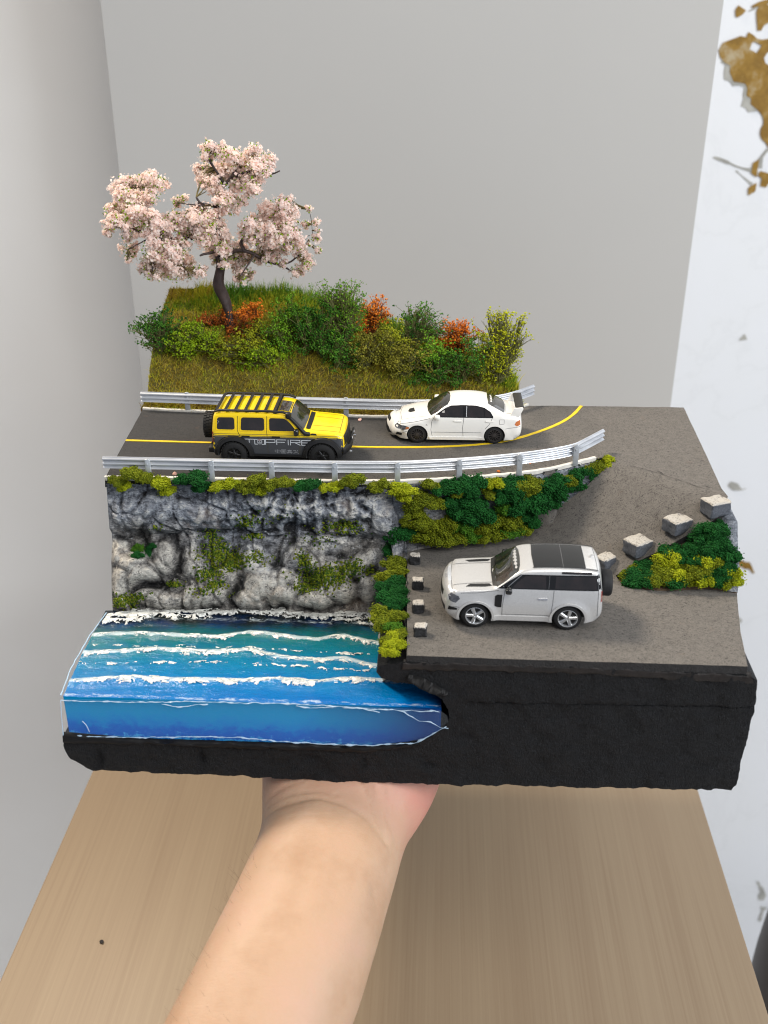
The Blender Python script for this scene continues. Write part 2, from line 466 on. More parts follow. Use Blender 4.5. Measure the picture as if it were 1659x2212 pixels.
    crease = [([(500,225),(620,228),(780,240),(900,255)], .05, -.03), ([(520,330),(700,335),(860,345)], .06, -.02), ([(900,120),(980,130),(1040,170)], .05, -.04), ([(1120,250),(1190,330),(1240,380)], .06, -.04), ([(490,255),(640,262),(800,262),(930,285),(1060,330),(1160,400)], .09, -.07), ([(500,195),(700,190),(860,150),(880,110)], .07, -.045),
              ([(1090,590),(1105,640)], .12, -.05), ([(1000,150),(1060,250),(1150,370),(1190,420)], .06, -.05), ([(620,225),(760,232),(850,240)], .05, -.03)]
    tendon = [([(790,290),(830,400),(800,560),(760,760)], .55, .07), ([(1080,140),(1120,240),(1175,350)], .14, .07), ([(1170,150),(1190,260),(1200,380)], .12, .05),
              ([(1290,250),(1230,420),(1190,560)], .5, .12), ([(700,330),(640,520),(560,760)], .6, .05)]
    L = []
    for pts, w, h in crease+tendon:
        q = [seg(*R(*p)) for p in pts]; L.append((q, w, h))
    for v in bm.verts:
        if v.co.y > 4 or v.co.y < -12 or v.co.z < -4.5: continue
        p = np.array([v.co.x, v.co.y]); d = 0
        for q, w, h in L:
            mn = min(dseg(p, q[i], q[i+1])[0] for i in range(len(q)-1)) if np.linalg.norm(p-q[0]) < 6 else 9
            d += h*(1.5 if h < 0 else 1)*exp(-(mn/w)**2)
        v.co.z += d
    bm.to_mesh(me); bm.free()
    me.polygons.foreach_set('use_smooth', [True]*len(me.polygons))
    rs = np.random.RandomState(8); hb = MB(); cand = [v.co.copy() for v in me.vertices if v.co.y < -2.5 and v.co.x < -3.6 and v.co.z > -5.5]
    for k in rs.choice(len(cand), 200, replace=False):
        p = cand[k]; nn = Vector((p.x-(-5.2+.12*p.y), 0, (p.z+3.6)*1.2)).normalized(); d = Vector((-.5+rs.normal()*.25, .9+rs.normal()*.3, rs.normal()*.2)); L_ = rs.uniform(.25, .6)
        if nn.x > -.45: continue
        hb.tube([p-nn*.02, p+nn*.10*L_+d*L_*.5, p+nn*.16*L_+d*L_], [.0032, .003, .001], 3)
    hr = hb.build('arm_hair', plain('fine_dark_hair', (92,66,50), .6, var=0), o, smooth=False); hr['kind'] = 'stuff'
    tag(o, 'bare forearm and open hand, palm up, holding the diorama from below', 'person')
build_arm()

# ================================================================== THE DIORAMA: base, water, cliff
def mat_black():
    t = NT('black_textured_foam'); a = t.noise(9, 6, .7, t.coord((1.2, 1, .7)), .6); b = t.noise(1.1, 4)
    sp_ = t.ramp(t.noise(7, 5, .8, v0 := t.coord((1.2,1,.8)), .5), [(.56, (0,0,0)), (.70, (.8,.8,.8))])
    t.set(Base_Color=t.mix(sp_, t.ramp(b, [(.3, (.0025,.0025,.003)), (.7, (.006,.006,.007))]), (.022,.023,.027)), Roughness=t.ramp(a, [(.35, (.42,)*3), (.7, (.75,)*3)]), Specular_IOR_Level=.3)
    t.bump(t.math('ADD', a, t.math('MULTIPLY', t.noise(28, 3, .6), .35)), 1.0, .16); return t.m
m_black = mat_black()
m_blackgloss = plain('black_glue', (22,21,21), .5, var=.3, vs=2, bump=.3, bs=3, spec=.2)
m_brownglue = plain('dark_brown_filler', (34,29,26), .5, var=.5, vs=1.2, bump=.9, bs=3, spec=.3)
base = empty('diorama_base', (-1.2, 0, 0)); tag(base, 'black textured foam base block carrying the whole diorama', 'diorama base')
def F0(px, py): p = onY(px, py, 0); return (p[0], p[2])
cove = [(140,1585),(220,1594),(300,1600),(450,1602),(520,1606),(600,1610),(700,1617),(800,1617),(880,1607),(930,1594),(962,1572),(972,1552),(968,1535),(955,1512),(925,1490),(890,1479),(850,1474),(825,1464),(812,1450),(815,1438)]
rim = [(845,1434),(880,1430),(1000,1434),(1250,1440),(1450,1448),(1612,1458),(1636,1470),(1632,1530),(1622,1570),(1605,1640),(1592,1698),(1580,1710),(1400,1706),(1200,1702),(945,1695),(760,1690),(565,1680),(400,1672),(260,1668),(200,1664),(152,1642),(137,1612)]
poly = [F0(*p) for p in cove+rim]
poly = densify(poly, .22); poly = [(x+.05*fbm(x*2.1, z*2.1, 1), z+.045*fbm(x*2.3, z*2.3, 7)) for x, z in poly]
dents = [((215,1640),.12,.5,.22),((435,1640),.12,.55,.25),((545,1650),.1,.35,.12),((670,1640),.5,.14,.15),((785,1650),.08,.45,.16),((925,1655),.35,.15,.22),((1255,1640),.25,.2,.12),((640,1660),.2,.12,.1),((320,1630),.5,.12,-.1),((980,1540),.5,.6,.12),((1000,1600),.6,.4,.12)]
dents = [(F0(*p), a, b, c) for p, a, b, c in dents]
gl = [F0(x, 1520+(x-1000)*10/630.) for x in range(1010, 1632, 8)]
extra = []
for x, z in gl: extra += [(x, z-.05), (x, z), (x, z+.05)]
P, Fc = fill2d(poly, .2, extra)
G = np.array(gl)
def front(x, z):
    y = .10*fbm(x*.9, z*.9, 2)+.05*fbm(x*4, z*4, 9)
    for (dx, dz), a, b, c in dents: y += c*exp(-((x-dx)/a)**2-((z-dz)/b)**2)
    if x > gl[0][0]:
        zz = np.interp(x, G[:,0], G[:,1]); y += .10*exp(-((z-zz)/.035)**2)*(.5+.5*fbm(x*1.3, 0, 4)+.3); y += (.06 if z < zz else 0)
    return y+.02
mb = MB(); n = len(P)
# thick body behind the textured front (cut away where the water lies)
BD = 6.9
vs = [(x, front(x, z), z) for x, z in P]; fs = list(Fc)
bd = boundary(Fc); idx = {}; ring = [.12, .6, BD]
for k, yy in enumerate(ring):
    for a, b in bd:
        for i in (a, b):
            if (i, k) not in idx:
                x, z = P[i]; idx[(i, k)] = len(vs); vs.append((x, max(yy, front(x, z)+.03)+.04*fbm(x*3, z*3, yy*2), z))
for a, b in bd:
    fs.append((b, a, idx[(a,0)], idx[(b,0)]))
    for k in range(len(ring)-1): fs.append((idx[(b,k)], idx[(a,k)], idx[(a,k+1)], idx[(b,k+1)]))
mb.add(vs, fs)
def kid(o, par):
    o.parent = par; o.location = -Vector(par.location); return o
kid(mb.build('foam_block', m_black, angle=60), base)
kid(MB().box((-1.15, 17.0, .95), (29.0, 20.2, 1.7)).box((-8.75, 18.6, 5.7), (13.6, 16.9, 7.9)).box((5.8, 13.6, 3.2), (15.4, 13.3, 6.1)).box((5.75, 16.6, 7.75), (15.2, 6.6, 3.0)).add([(13.35,9.7,z) for z in (6.1,9.25)]+[(13.35,13.5,z) for z in (6.1,9.25)]+[(9.4,13.5,z) for z in (6.1,9.25)], [(0,2,4),(1,5,3),(0,1,3,2),(2,3,5,4),(4,5,1,0)]).build('foam_core', m_black, smooth=False), base)
# glue strip under the parking slab, and the black smear over the cove
def strip(name, top, bot, m, amp, y0=-.05, thick=.09):
    nn = 110; mb = MB(); vs = []; T = resample([F0(*p) for p in top], .1); B = resample([F0(*p) for p in bot], .1)
    T = T[np.linspace(0, len(T)-1, nn).astype(int)]; B = B[np.linspace(0, len(B)-1, nn).astype(int)]; k = 7
    for i in range(nn):
        for j in range(k):
            s = j/(k-1); x = T[i][0]*(1-s)+B[i][0]*s; z = T[i][1]*(1-s)+B[i][1]*s
            h = sin(pi*s)**.6*thick*(.7+.8*fbm(x*1.5, z*1.5, 5))
            vs.append((x, y0-max(h, 0)+(.14 if j in (0, k-1) else 0), z+amp*fbm(x*2.3, s*2, 8)*(1 if j else .3)))
    mb.add(vs, [(i*k+j, i*k+j+1, (i+1)*k+j+1, (i+1)*k+j) for i in range(nn-1) for j in range(k-1)])
    return kid(mb.build(name, m, angle=180), base)
strip('filler_seam', [(872,1428),(1250,1437),(1622,1456)], [(868,1450),(1250,1458),(1630,1482)], m_brownglue, .10, -.0, .05)
strip('glue_smear', [(882,1456),(915,1462),(950,1480),(968,1496)], [(880,1472),(905,1490),(938,1502),(958,1506)], m_blackgloss, .05, -.02, .12)
strip('glue_rim', [(136,1583),(300,1597),(600,1606),(800,1613),(905,1602)], [(138,1606),(300,1606),(600,1617),(800,1624),(905,1610)], m_blackgloss, .09, -.06)

# ---- water: poured resin, painted blue underneath
WZ = 3.92
def wave(px): return np.array([(lambda p: (p[0], p[1]))(onZ(x, y, WZ)) for x, y in px])
crests = [wave([(205,1374),(300,1370),(400,1376),(470,1378),(540,1368),(610,1376),(680,1385),(740,1376),(812,1392)]),
          wave([(185,1412),(260,1410),(330,1404),(400,1408),(470,1410),(540,1406),(610,1422),(680,1428),(740,1424),(808,1440)]),
          wave([(160,1474),(230,1468),(300,1466),(370,1472),(440,1470),(520,1472),(600,1470),(680,1476),(740,1470),(812,1472)])]
def wz(x, y):
    z = WZ+.035*fbm(x*.5, y*1.6, 1)+.018*fbm(x*2.2, y*4, 4)
    for c in crests:
        d = y-np.interp(x, c[:,0], c[:,1]); z += .10*exp(-(d/.28)**2)*(.8+.5*fbm(x*.4, 2, c[0][1]))
    return z
def mat_water():
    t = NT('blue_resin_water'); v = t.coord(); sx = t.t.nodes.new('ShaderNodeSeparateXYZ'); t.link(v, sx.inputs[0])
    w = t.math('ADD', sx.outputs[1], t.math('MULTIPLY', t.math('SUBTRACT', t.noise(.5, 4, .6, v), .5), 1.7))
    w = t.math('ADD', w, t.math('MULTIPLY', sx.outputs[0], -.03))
    top = t.ramp(t.math('MULTIPLY', w, 1/8.), [(.0, lin((0,100,172))), (.25, lin((0,116,172))), (.48, lin((0,112,138))), (.66, lin((0,98,100))), (.74, lin((6,66,72))), (.81, lin((8,20,22)))])  # near-black last stop: shadow in the deep water by the cliff, painted in
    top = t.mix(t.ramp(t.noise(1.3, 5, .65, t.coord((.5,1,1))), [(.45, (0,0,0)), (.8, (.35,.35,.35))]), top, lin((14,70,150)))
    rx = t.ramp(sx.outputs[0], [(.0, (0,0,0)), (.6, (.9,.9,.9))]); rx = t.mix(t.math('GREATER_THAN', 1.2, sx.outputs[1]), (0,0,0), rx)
    att = t.t.nodes.new('ShaderNodeAttribute'); att.attribute_name = 'wisp'
    wn = t.noise(4.2, 6, .75, t.coord((.5,1.3,1)), .9)
    wm = t.ramp(t.math('ADD', t.math('MULTIPLY', att.outputs['Fac'], .42), t.math('MULTIPLY', wn, .75)), [(.60, (0,0,0)), (.74, (.7,.7,.7))])
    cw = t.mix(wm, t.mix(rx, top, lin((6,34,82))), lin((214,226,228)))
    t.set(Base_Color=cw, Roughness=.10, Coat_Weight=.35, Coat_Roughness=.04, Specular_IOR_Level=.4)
    t.bump(t.math('ADD', t.noise(2.6, 5, .6, t.coord((.6,1.4,1))), t.math('MULTIPLY', t.noise(9, 4, .6), .45)), .6, .1); return t.m
def mat_waterfront():
    t = NT('blue_resin_front'); v = t.coord(); sx = t.t.nodes.new('ShaderNodeSeparateXYZ'); t.link(v, sx.inputs[0])
    g = t.noise(14, 4, .75, v)
    w = t.math('ADD', sx.outputs[2], t.math('MULTIPLY', t.math('SUBTRACT', g, .5), .75)); w = t.math('ADD', w, t.math('MULTIPLY', t.math('SUBTRACT', t.noise(4.5, 6, .85, v), .5), 2.2)); w = t.math('ADD', w, t.math('MULTIPLY', t.math('SUBTRACT', t.noise(.9, 3, .5, v), .5), .5))
    c = t.ramp(t.math('MULTIPLY', t.math('SUBTRACT', w, 1.7), .5), [(.04, lin((60,150,205))), (.13, lin((0,84,176))), (.32, lin((0,92,178))), (.46, lin((0,118,186))), (.75, lin((0,132,184))), (1, lin((0,126,176)))])
    rx = t.ramp(t.math('ADD', t.math('MULTIPLY', sx.outputs[0], .16), .9), [(.0, (0,0,0)), (.5, (.45,.45,.45)), (.9, (.95,.95,.95))])
    t.set(Base_Color=t.mix(rx, c, lin((5,42,100))), Roughness=.4, Specular_IOR_Level=.02); return t.m
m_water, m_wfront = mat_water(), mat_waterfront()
mb = MB(); xs = np.linspace(-15.62, .62, 150); ys = np.linspace(.1, 7.0, 74)
nx, ny = len(xs), len(ys)
vs = [(x-.05*min(y, 3)*(x < -15), y, wz(x, y)) for y in ys for x in xs]
mb.add(vs, [(j*nx+i, j*nx+i+1, (j+1)*nx+i+1, (j+1)*nx+i) for j in range(ny-1) for i in range(nx-1)])
zs = np.linspace(0, 1, 8); b = len(mb.v)
vs = [(x, .1, 1.75+(wz(x, .1)-1.75)*s) for s in zs for x in xs]
mb.add(vs, [(j*nx+i, j*nx+i+1, (j+1)*nx+i+1, (j+1)*nx+i) for j in range(len(zs)-1) for i in range(nx-1)], 1)
for xx, mi in ((xs[0], 1), (xs[-1], 1)):
    vs = [(xx-(.05*min(y, 3) if xx < -15 else 0), y, z) for y in ys for z in (1.75, wz(xx, y))]
    mb.add(vs, [(2*j, 2*j+1, 2*j+3, 2*j+2) for j in range(ny-1)], mi)
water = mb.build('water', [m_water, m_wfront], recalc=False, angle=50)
ws_ = []
for v in water.data.vertices:
    w_ = max(exp(-((v.co.y-.06-np.interp(v.co.x, c[:,0], c[:,1]))/.24)**2) for c in crests); ws_.append(max(w_, exp(-((v.co.y-6.5)/.3)**2)*.6, exp(-((v.co.y-.25)/.2)**2)*.6 if v.co.z > 3.5 else 0))
water.data.attributes.new('wisp', 'FLOAT', 'POINT').data.foreach_set('value', ws_)
tag(water, 'glossy blue resin sea below the cliff', kind='structure')
m_foam = plain('white_foam_paint', (226,226,218), .35, coat=.3, var=.06, bump=.5, bs=6)
_t = NT('tmp'); bpy.data.materials.remove(_t.m); _t.m = m_foam; _t.t = m_foam.node_tree; _t.b = _t.t.nodes['Principled BSDF']
_t.set(Alpha=_t.ramp(_t.noise(5, 5, .75, _t.coord((.7,1.2,1))), [(.34, (.25,)*3), (.52, (1,1,1))]))
def foam(line, width, dens, seed, name='wave_crest', x0=None, lift=.0, thick=.06, back=1.0):
    x0 = x0 or (line[0][0], line[-1][0])
    xs = np.arange(x0[0], x0[1], .045); ds = np.arange(-width*1.8, width*1.8, .035)
    vs, keep, fs = [], {}, []
    for i, x in enumerate(xs):
        y0 = np.interp(x, line[:,0], line[:,1])+.09*fbm(x*1.1, seed, 2)
        for j, d in enumerate(ds):
            env = 1-(abs(d)/(width*(1.0 if d > 0 else 1.25)))**1.5
            amp = .55*fbm(x*.45, seed*3, 7)
            m = env+dens+amp+.95*fbm(x*1.3, d*2.2, seed)+.55*fbm(x*3.0, d*4.5, seed+3)-1.25*(1-min(1, abs(noise.noise(Vector((x*1.7+.5*noise.noise(Vector((x*3, d*5, 2))), d*3.4, seed+7))))/.15))*.6-.42
            if m > 0:
                keep[(i, j)] = len(vs); y = y0+d
                vs.append((x, y, wz(x, y)+lift+thick*min(m, .6)/.6*(1.1-.5*d/width)))
    for (i, j) in keep:
        q = [(i, j), (i+1, j), (i+1, j+1), (i, j+1)]
        if all(k in keep for k in q): fs.append(tuple(keep[k] for k in q))
    o = MB().add(vs, fs).build(name, m_foam, water, recalc=False, angle=180)
    return o
foam(crests[0], .22, -.16, 11); foam(crests[1], .26, -.02, 23); foam(crests[2], .27, .0, 37)
shore = wave([(228,1338),(300,1328),(370,1322),(430,1326),(520,1316),(600,1322),(690,1328),(760,1330),(818,1338)])
foam(shore, .52, .26, 51, thick=.10, lift=.02)
foam(wave([(200,1394),(500,1398),(800,1414)]), .14, -.35, 61); foam(wave([(170,1432),(500,1430),(800,1450)]), .16, -.30, 71)
# acrylic front pane with irregular glue beads along its edges
m_acryl = NT('clear_acrylic'); m_acryl.set(Base_Color=(.9,.96,1), Roughness=.04, Alpha=.02, Specular_IOR_Level=.5); m_acryl = m_acryl.m
m_bead = NT('clear_glue'); m_bead.set(Base_Color=(.55,.72,.86), Roughness=.1, Alpha=.62, Coat_Weight=.5); m_bead = m_bead.m
_pp, _pf = fill2d([F0(*p) for p in [(132,1512),(300,1515),(600,1518),(800,1530),(950,1536),(966,1548),(968,1560),(945,1584),(900,1600),(800,1611),(700,1612),(600,1603),(450,1596),(300,1594),(138,1588)]], .5)
_n = len(_pp); mb = MB(); mb.add([(x, .02, z) for x, z in _pp]+[(x, .07, z) for x, z in _pp], list(_pf)+[tuple(_n+i for i in f[::-1]) for f in _pf]+[(b, a, _n+a, _n+b) for a, b in boundary(_pf)])
pane = mb.build('acrylic_pane', m_acryl, smooth=False)
tag(pane, 'clear acrylic strip closing the front of the blue water', 'acrylic pane')
def bead(pts, r, seed, y0=-.02):
    Q = resample([(F0(*p)[0], F0(*p)[1]) for p in pts], .12); mb = MB()
    mb.tube([(x+.02*fbm(x*3, seed, 0), y0-.02+.03*fbm(x*2, seed, 4), z+.05*fbm(x*2.4, seed, 9)) for x, z in Q], [max(.008, .62*r*(.8+2.2*fbm(x*2.6, seed, 5))) for x, z in Q], 7)
    mb.build('glue_bead', m_bead, pane, angle=180)
bead([(132,1512),(200,1514),(300,1516),(420,1514),(500,1517),(600,1518),(700,1523),(800,1530),(870,1534),(950,1536)], .035, 3)
bead([(140,1588),(200,1590),(300,1592),(450,1590),(520,1592),(600,1600),(720,1607),(800,1609),(900,1603),(965,1568)], .045, 5)
bead([(870,1536),(905,1556),(930,1558),(950,1570),(968,1572)], .03, 8); bead([(350,1519),(385,1527),(420,1522),(450,1520)], .03, 9); bead([(640,1523),(660,1528),(720,1527)], .03, 14); bead([(740,1527),(780,1530),(820,1537)], .035, 15)
bead([(132,1512),(134,1550),(138,1588)], .03, 10); bead([(178,1556),(188,1566),(194,1580)], .025, 12)
mb = MB(); rr = np.random.RandomState(4)
Q = resample([(-15.72,.1,3.97),(-15.9,2,3.99),(-15.85,4.6,4.0),(-15.6,6.6,4.05)], .15)
mb.tube([(x+.03*fbm(0, y*2, 1), y, z+.03*fbm(y*2, 0, 3)) for x, y, z in Q], [.022+.03*abs(fbm(y*2.4, 4, 4)) for x, y, z in Q], 7); mb.build('glue_bead', m_bead, pane, angle=180)

# ---- rock cliff
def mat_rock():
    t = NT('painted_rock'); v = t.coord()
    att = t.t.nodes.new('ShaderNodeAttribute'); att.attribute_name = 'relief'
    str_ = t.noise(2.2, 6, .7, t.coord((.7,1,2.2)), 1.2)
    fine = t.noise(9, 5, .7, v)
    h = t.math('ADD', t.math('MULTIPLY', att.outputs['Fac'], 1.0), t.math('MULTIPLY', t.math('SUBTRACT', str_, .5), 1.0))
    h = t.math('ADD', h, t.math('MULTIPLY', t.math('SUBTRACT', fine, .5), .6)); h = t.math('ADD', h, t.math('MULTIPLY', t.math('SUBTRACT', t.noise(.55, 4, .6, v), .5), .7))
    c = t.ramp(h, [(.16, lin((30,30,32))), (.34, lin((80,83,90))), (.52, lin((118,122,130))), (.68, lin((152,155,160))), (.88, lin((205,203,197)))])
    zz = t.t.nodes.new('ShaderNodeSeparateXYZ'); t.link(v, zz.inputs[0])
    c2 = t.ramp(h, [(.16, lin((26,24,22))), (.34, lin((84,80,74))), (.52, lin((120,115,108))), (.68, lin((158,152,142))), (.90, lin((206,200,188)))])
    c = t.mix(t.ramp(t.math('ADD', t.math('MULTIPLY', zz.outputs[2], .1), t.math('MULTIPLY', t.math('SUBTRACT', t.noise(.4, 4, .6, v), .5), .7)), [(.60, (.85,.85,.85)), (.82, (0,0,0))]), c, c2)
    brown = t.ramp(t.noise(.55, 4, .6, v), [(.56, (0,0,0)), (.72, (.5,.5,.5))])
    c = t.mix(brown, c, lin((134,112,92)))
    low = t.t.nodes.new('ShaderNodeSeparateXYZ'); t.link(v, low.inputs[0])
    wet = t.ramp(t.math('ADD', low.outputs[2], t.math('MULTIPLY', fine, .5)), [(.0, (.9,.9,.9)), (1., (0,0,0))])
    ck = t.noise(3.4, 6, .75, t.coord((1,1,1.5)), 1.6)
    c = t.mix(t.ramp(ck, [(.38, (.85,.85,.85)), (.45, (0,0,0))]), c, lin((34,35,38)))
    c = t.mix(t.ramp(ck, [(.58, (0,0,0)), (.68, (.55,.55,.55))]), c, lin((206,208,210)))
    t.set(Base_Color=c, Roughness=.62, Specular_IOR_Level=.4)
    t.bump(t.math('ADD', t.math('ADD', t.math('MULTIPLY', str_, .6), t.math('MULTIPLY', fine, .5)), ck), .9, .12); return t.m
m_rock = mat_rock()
pairs = [((-15.62,9.05,9.8),(-15.45,7.0,3.5)), ((-12,9.12,9.8),(-12,6.9,3.5)), ((-8,9.12,9.8),(-8,6.95,3.5)), ((-5,9.15,9.8),(-5,6.95,3.5)), ((-2.7,9.4,9.8),(-3.4,7.1,3.5)), ((-1.7,9.55,9.5),(-2.6,6.9,3.5)),
         ((-1.2,9.0,7.4),(-2.6,5.6,3.5)), ((-1.05,7.8,6.45),(-2.45,4.3,3.5)), ((-.98,3.6,6.4),(-2.2,2.1,3.6)), ((-.92,.55,6.3),(-1.45,.9,5.0))]
Tp = np.array([p[0] for p in pairs]); Bp = np.array([p[1] for p in pairs])
cl = np.r_[0, np.cumsum(np.linalg.norm(np.diff(Bp, axis=0)+np.diff(Tp, axis=0), axis=1)/2)]; CLEN = cl[-1]
VP = ([0, .20, .34, .41, .49, .60, .80, 1], [0, .14, .26, .10, .16, .48, .80, 1])     # how far the face has come forward at each depth
def cpt(s, v):
    a = np.array([np.interp(s, cl, Tp[:,k]) for k in range(3)]); b = np.array([np.interp(s, cl, Bp[:,k]) for k in range(3)])
    w = np.interp(s, [0, cl[4], cl[5], cl[6]], [1, 1, .5, 0]); h = np.interp(v, *VP)*w+v*(1-w)
    return np.array([a[0]*(1-h)+b[0]*h, a[1]*(1-h)+b[1]*h, a[2]*(1-v)+b[2]*v])
def proj(p):
    p = np.asarray(p)-CAM; c, s = cos(YAW), sin(YAW); x = c*p[0]+s*p[1]; y = -s*p[0]+c*p[1]
    d = y*cos(TH)-p[2]*sin(TH); return PCX+FPX*x/d, PCY-FPX*(y*sin(TH)+p[2]*cos(TH))/d
GS, GV = np.meshgrid(np.linspace(0, CLEN, 120), np.linspace(0, 1, 70)); GP = np.array([proj(cpt(s, v)) for s, v in zip(GS.ravel(), GV.ravel())])
def cuv(px, py):
    i = int(np.argmin((GP[:,0]-px)**2+(GP[:,1]-py)**2)); return GS.ravel()[i], GV.ravel()[i]
# boulders and hollows read from the photograph: (px, py), half width cm along the wall, half height as a share of it, how far out, tilt
BO = [((300,1228),.95,.13,.75,.0),((258,1190),.7,.09,.5,.2),((352,1205),.75,.10,.55,-.3),((262,1262),.6,.12,.5,.0),((345,1292),1.3,.07,.55,.0),((265,1300),.7,.06,.4,0),((440,1290),1.3,.09,.65,.1),((420,1225),.8,.20,.35,-.8),
      ((600,1262),1.5,.15,.85,-.45),((545,1215),.9,.12,.5,.4),((540,1295),.9,.07,.5,0),((690,1292),1.1,.08,.75,0),((750,1285),.9,.09,.7,.2),((660,1205),1.0,.10,.55,.0),((720,1240),1.2,.14,.6,.2),((780,1222),.7,.10,.6,.3),((792,1268),.55,.10,.6,0),((480,1250),.9,.14,.5,.5),
      ((640,1108),2.0,.07,.35,.1),((450,1100),2.2,.09,.30,-.1),((300,1105),1.8,.11,.25,0),((780,1095),1.4,.10,.40,.1),((560,1085),1.2,.06,.3,.2),((700,1170),1.3,.08,.4,.25),((820,1120),.7,.1,.35,0)]
BO = [(*cuv(*p), a, b, c, t) for p, a, b, c, t in BO]
HOLE = [(*cuv(*p), a, b, c) for p, a, b, c in [((610,1307),.30,.035,.55),((480,1150),1.8,.05,.35),((640,1148),1.6,.05,.4),((730,1135),.9,.04,.3),((385,1215),.35,.14,.3),((512,1275),.28,.10,.3),((660,1262),.25,.10,.3),((800,1240),.3,.05,.4),((330,1262),.7,.025,.35),((560,1190),.5,.05,.2)]]
CREF = [np.array([0,-1,.25])]*5+[np.array([-.5,-.8,.3]), np.array([-1,-.3,.3]), np.array([-1,-.1,.3]), np.array([-1,0,.3]), np.array([-1,0,.3])]
def crock(s, v):
    p = cpt(s, v); nrm = np.array([np.interp(s, cl, [c[k] for c in CREF]) for k in range(3)]); nrm[2] += .55*np.interp(v, [.4, .6, 1], [0, 1, .6]); nrm /= np.linalg.norm(nrm)
    wx = .6*noise.fractal(Vector((s*.6, v*2.8, 3.3)), 1.3, 2, 3); wy = .6*noise.fractal(Vector((s*.6, v*2.8, 9.1)), 1.3, 2, 3); q = Vector((s*.42+wx, v*2.1+.35*wx, 1.7))
    f = .20*noise.fractal(q, 1.2, 2, 3)
    bil = abs(noise.noise(Vector((s*.5+v*1.5+wx, v*2.8-s*.1, 8))))
    f += .15*min(bil, .4)/.4-.1
    g = gm = 0
    for a, b, ra, rb, h, t in BO:
        ds, dv = (s-a)/ra+wx*.5, (v-b)/rb+wy*.6; ds, dv = ds+t*dv, dv-t*ds*.5
        r2 = ds*ds+dv*dv
        if r2 < 1.4: k_ = h*(1-r2/1.4)**1.35; g += .55*k_; gm = max(gm, h*sqrt(max(0, 1-r2)))
    f += g*.95+gm*.62
    for a, b, ra, rb, h in HOLE: f -= 1.25*h*exp(-((s-a)/ra+wx*.6)**2-((v-b)/rb+wy*.5)**2)
    vd = noise.voronoi(Vector((s*.85+wx*.8, v*5.2+wy, 2.2)))[0]; f -= .15*max(0, 1-(vd[1]-vd[0])/.16)*(1 if s < cl[4] else .3)
    vd = noise.voronoi(Vector((s*2.3+wx, v*12+wy, 7.2)))[0]; f -= .05*max(0, 1-(vd[1]-vd[0])/.2)*(1 if s < cl[4] else 0)
    rough = 1.7*max(0, min(1, (s-5)/3))*max(0, min(1, (.42-v)/.1))+1.0
    fine = (.085 if s < cl[4] else .03)*rough*noise.fractal(Vector((s*2.2+wx, v*11, 2)), .8, 2, 5)
    edge = min(1, v/.06)*.9+.1
    edge *= min(1, (CLEN-s)/.8+.05) * min(1, s/.35+.1) * min(1, (1-v)/.03+.35)
    edge *= np.interp(s, [cl[4], cl[6]], [1, .45])
    d = (f+fine)*edge
    return p+nrm*d, f+fine*1.8
NS, NV = 380, 170
vs, rel = [], []
for j in range(NV+1):
    for i in range(NS+1):
        p, r_ = crock(CLEN*i/NS, j/NV); vs.append(p); rel.append(r_)
k = NS+1
mb = MB().add(vs, [(j*k+i, j*k+i+1, (j+1)*k+i+1, (j+1)*k+i) for j in range(NV) for i in range(NS)])
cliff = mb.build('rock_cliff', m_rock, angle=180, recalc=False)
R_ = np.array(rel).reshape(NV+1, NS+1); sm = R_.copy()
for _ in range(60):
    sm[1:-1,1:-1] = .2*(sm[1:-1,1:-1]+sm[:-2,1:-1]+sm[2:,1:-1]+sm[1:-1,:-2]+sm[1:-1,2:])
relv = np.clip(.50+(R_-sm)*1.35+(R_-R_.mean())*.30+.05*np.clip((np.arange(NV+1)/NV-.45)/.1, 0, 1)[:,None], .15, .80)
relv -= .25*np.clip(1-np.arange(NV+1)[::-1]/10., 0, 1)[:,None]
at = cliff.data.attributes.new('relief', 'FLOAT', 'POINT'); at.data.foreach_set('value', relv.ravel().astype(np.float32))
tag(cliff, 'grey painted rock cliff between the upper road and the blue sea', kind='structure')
# ================================================================== PAVED SURFACES
RZ, LZ = 10.0, 6.6
EDGE = [(-15.72,9.2),(-13.5,9.3),(-10.4,9.3),(-7.6,9.3),(-5.1,9.32),(-2,9.45),(0,9.72),(1.5,10.0),(3,10.35),(4.5,10.75),(6,11.35),(7,12.0),(8.2,12.75),(8.8,12.9)]
EX = np.array(EDGE)
def paved(x, y):
    if x < 9.02 and y >= np.interp(x, EX[:,0], EX[:,1])-.06: return RZ
    d1 = (x-RA[0])*RN[0]+(y-RA[1])*RN[1]; d2 = (8.9-x)*.627+(12.4-y)*.78
    if d1 <= 0: return LZ
    if d2 <= 0: return RZ
    t = d1/(d1+d2); return LZ+(RZ-LZ)*(t*t*(3-2*t)*.45+t*.55)
RA, RB = onZ(1130,1160,LZ)[:2], onZ(1330,1243,LZ)[:2]
RN = np.array([RA[1]-RB[1], RB[0]-RA[0]]); RN /= np.linalg.norm(RN)
if RN[1] < 0: RN = -RN
def hitp(px, py): return onH(px, py, paved, -1, 24, 600)
low = [hitp(*p) for p in [(880,1192),(1000,1172),(1080,1168),(1130,1160),(1165,1130),(1200,1098),(1235,1075),(1270,1048),(1300,1020)]]
low = [(p[0], p[1]) for p in low]
rampedge = [hitp(*p) for p in [(1330,1243),(1378,1214),(1465,1168),(1520,1138),(1562,1112)]]
rampedge = [(p[0], p[1]) for p in rampedge]
lotback = [onZ(*p, LZ) for p in [(1592,1282),(1530,1272),(1450,1276),(1400,1275),(1345,1266)]]
lotback = [(p[0], p[1]) for p in lotback]
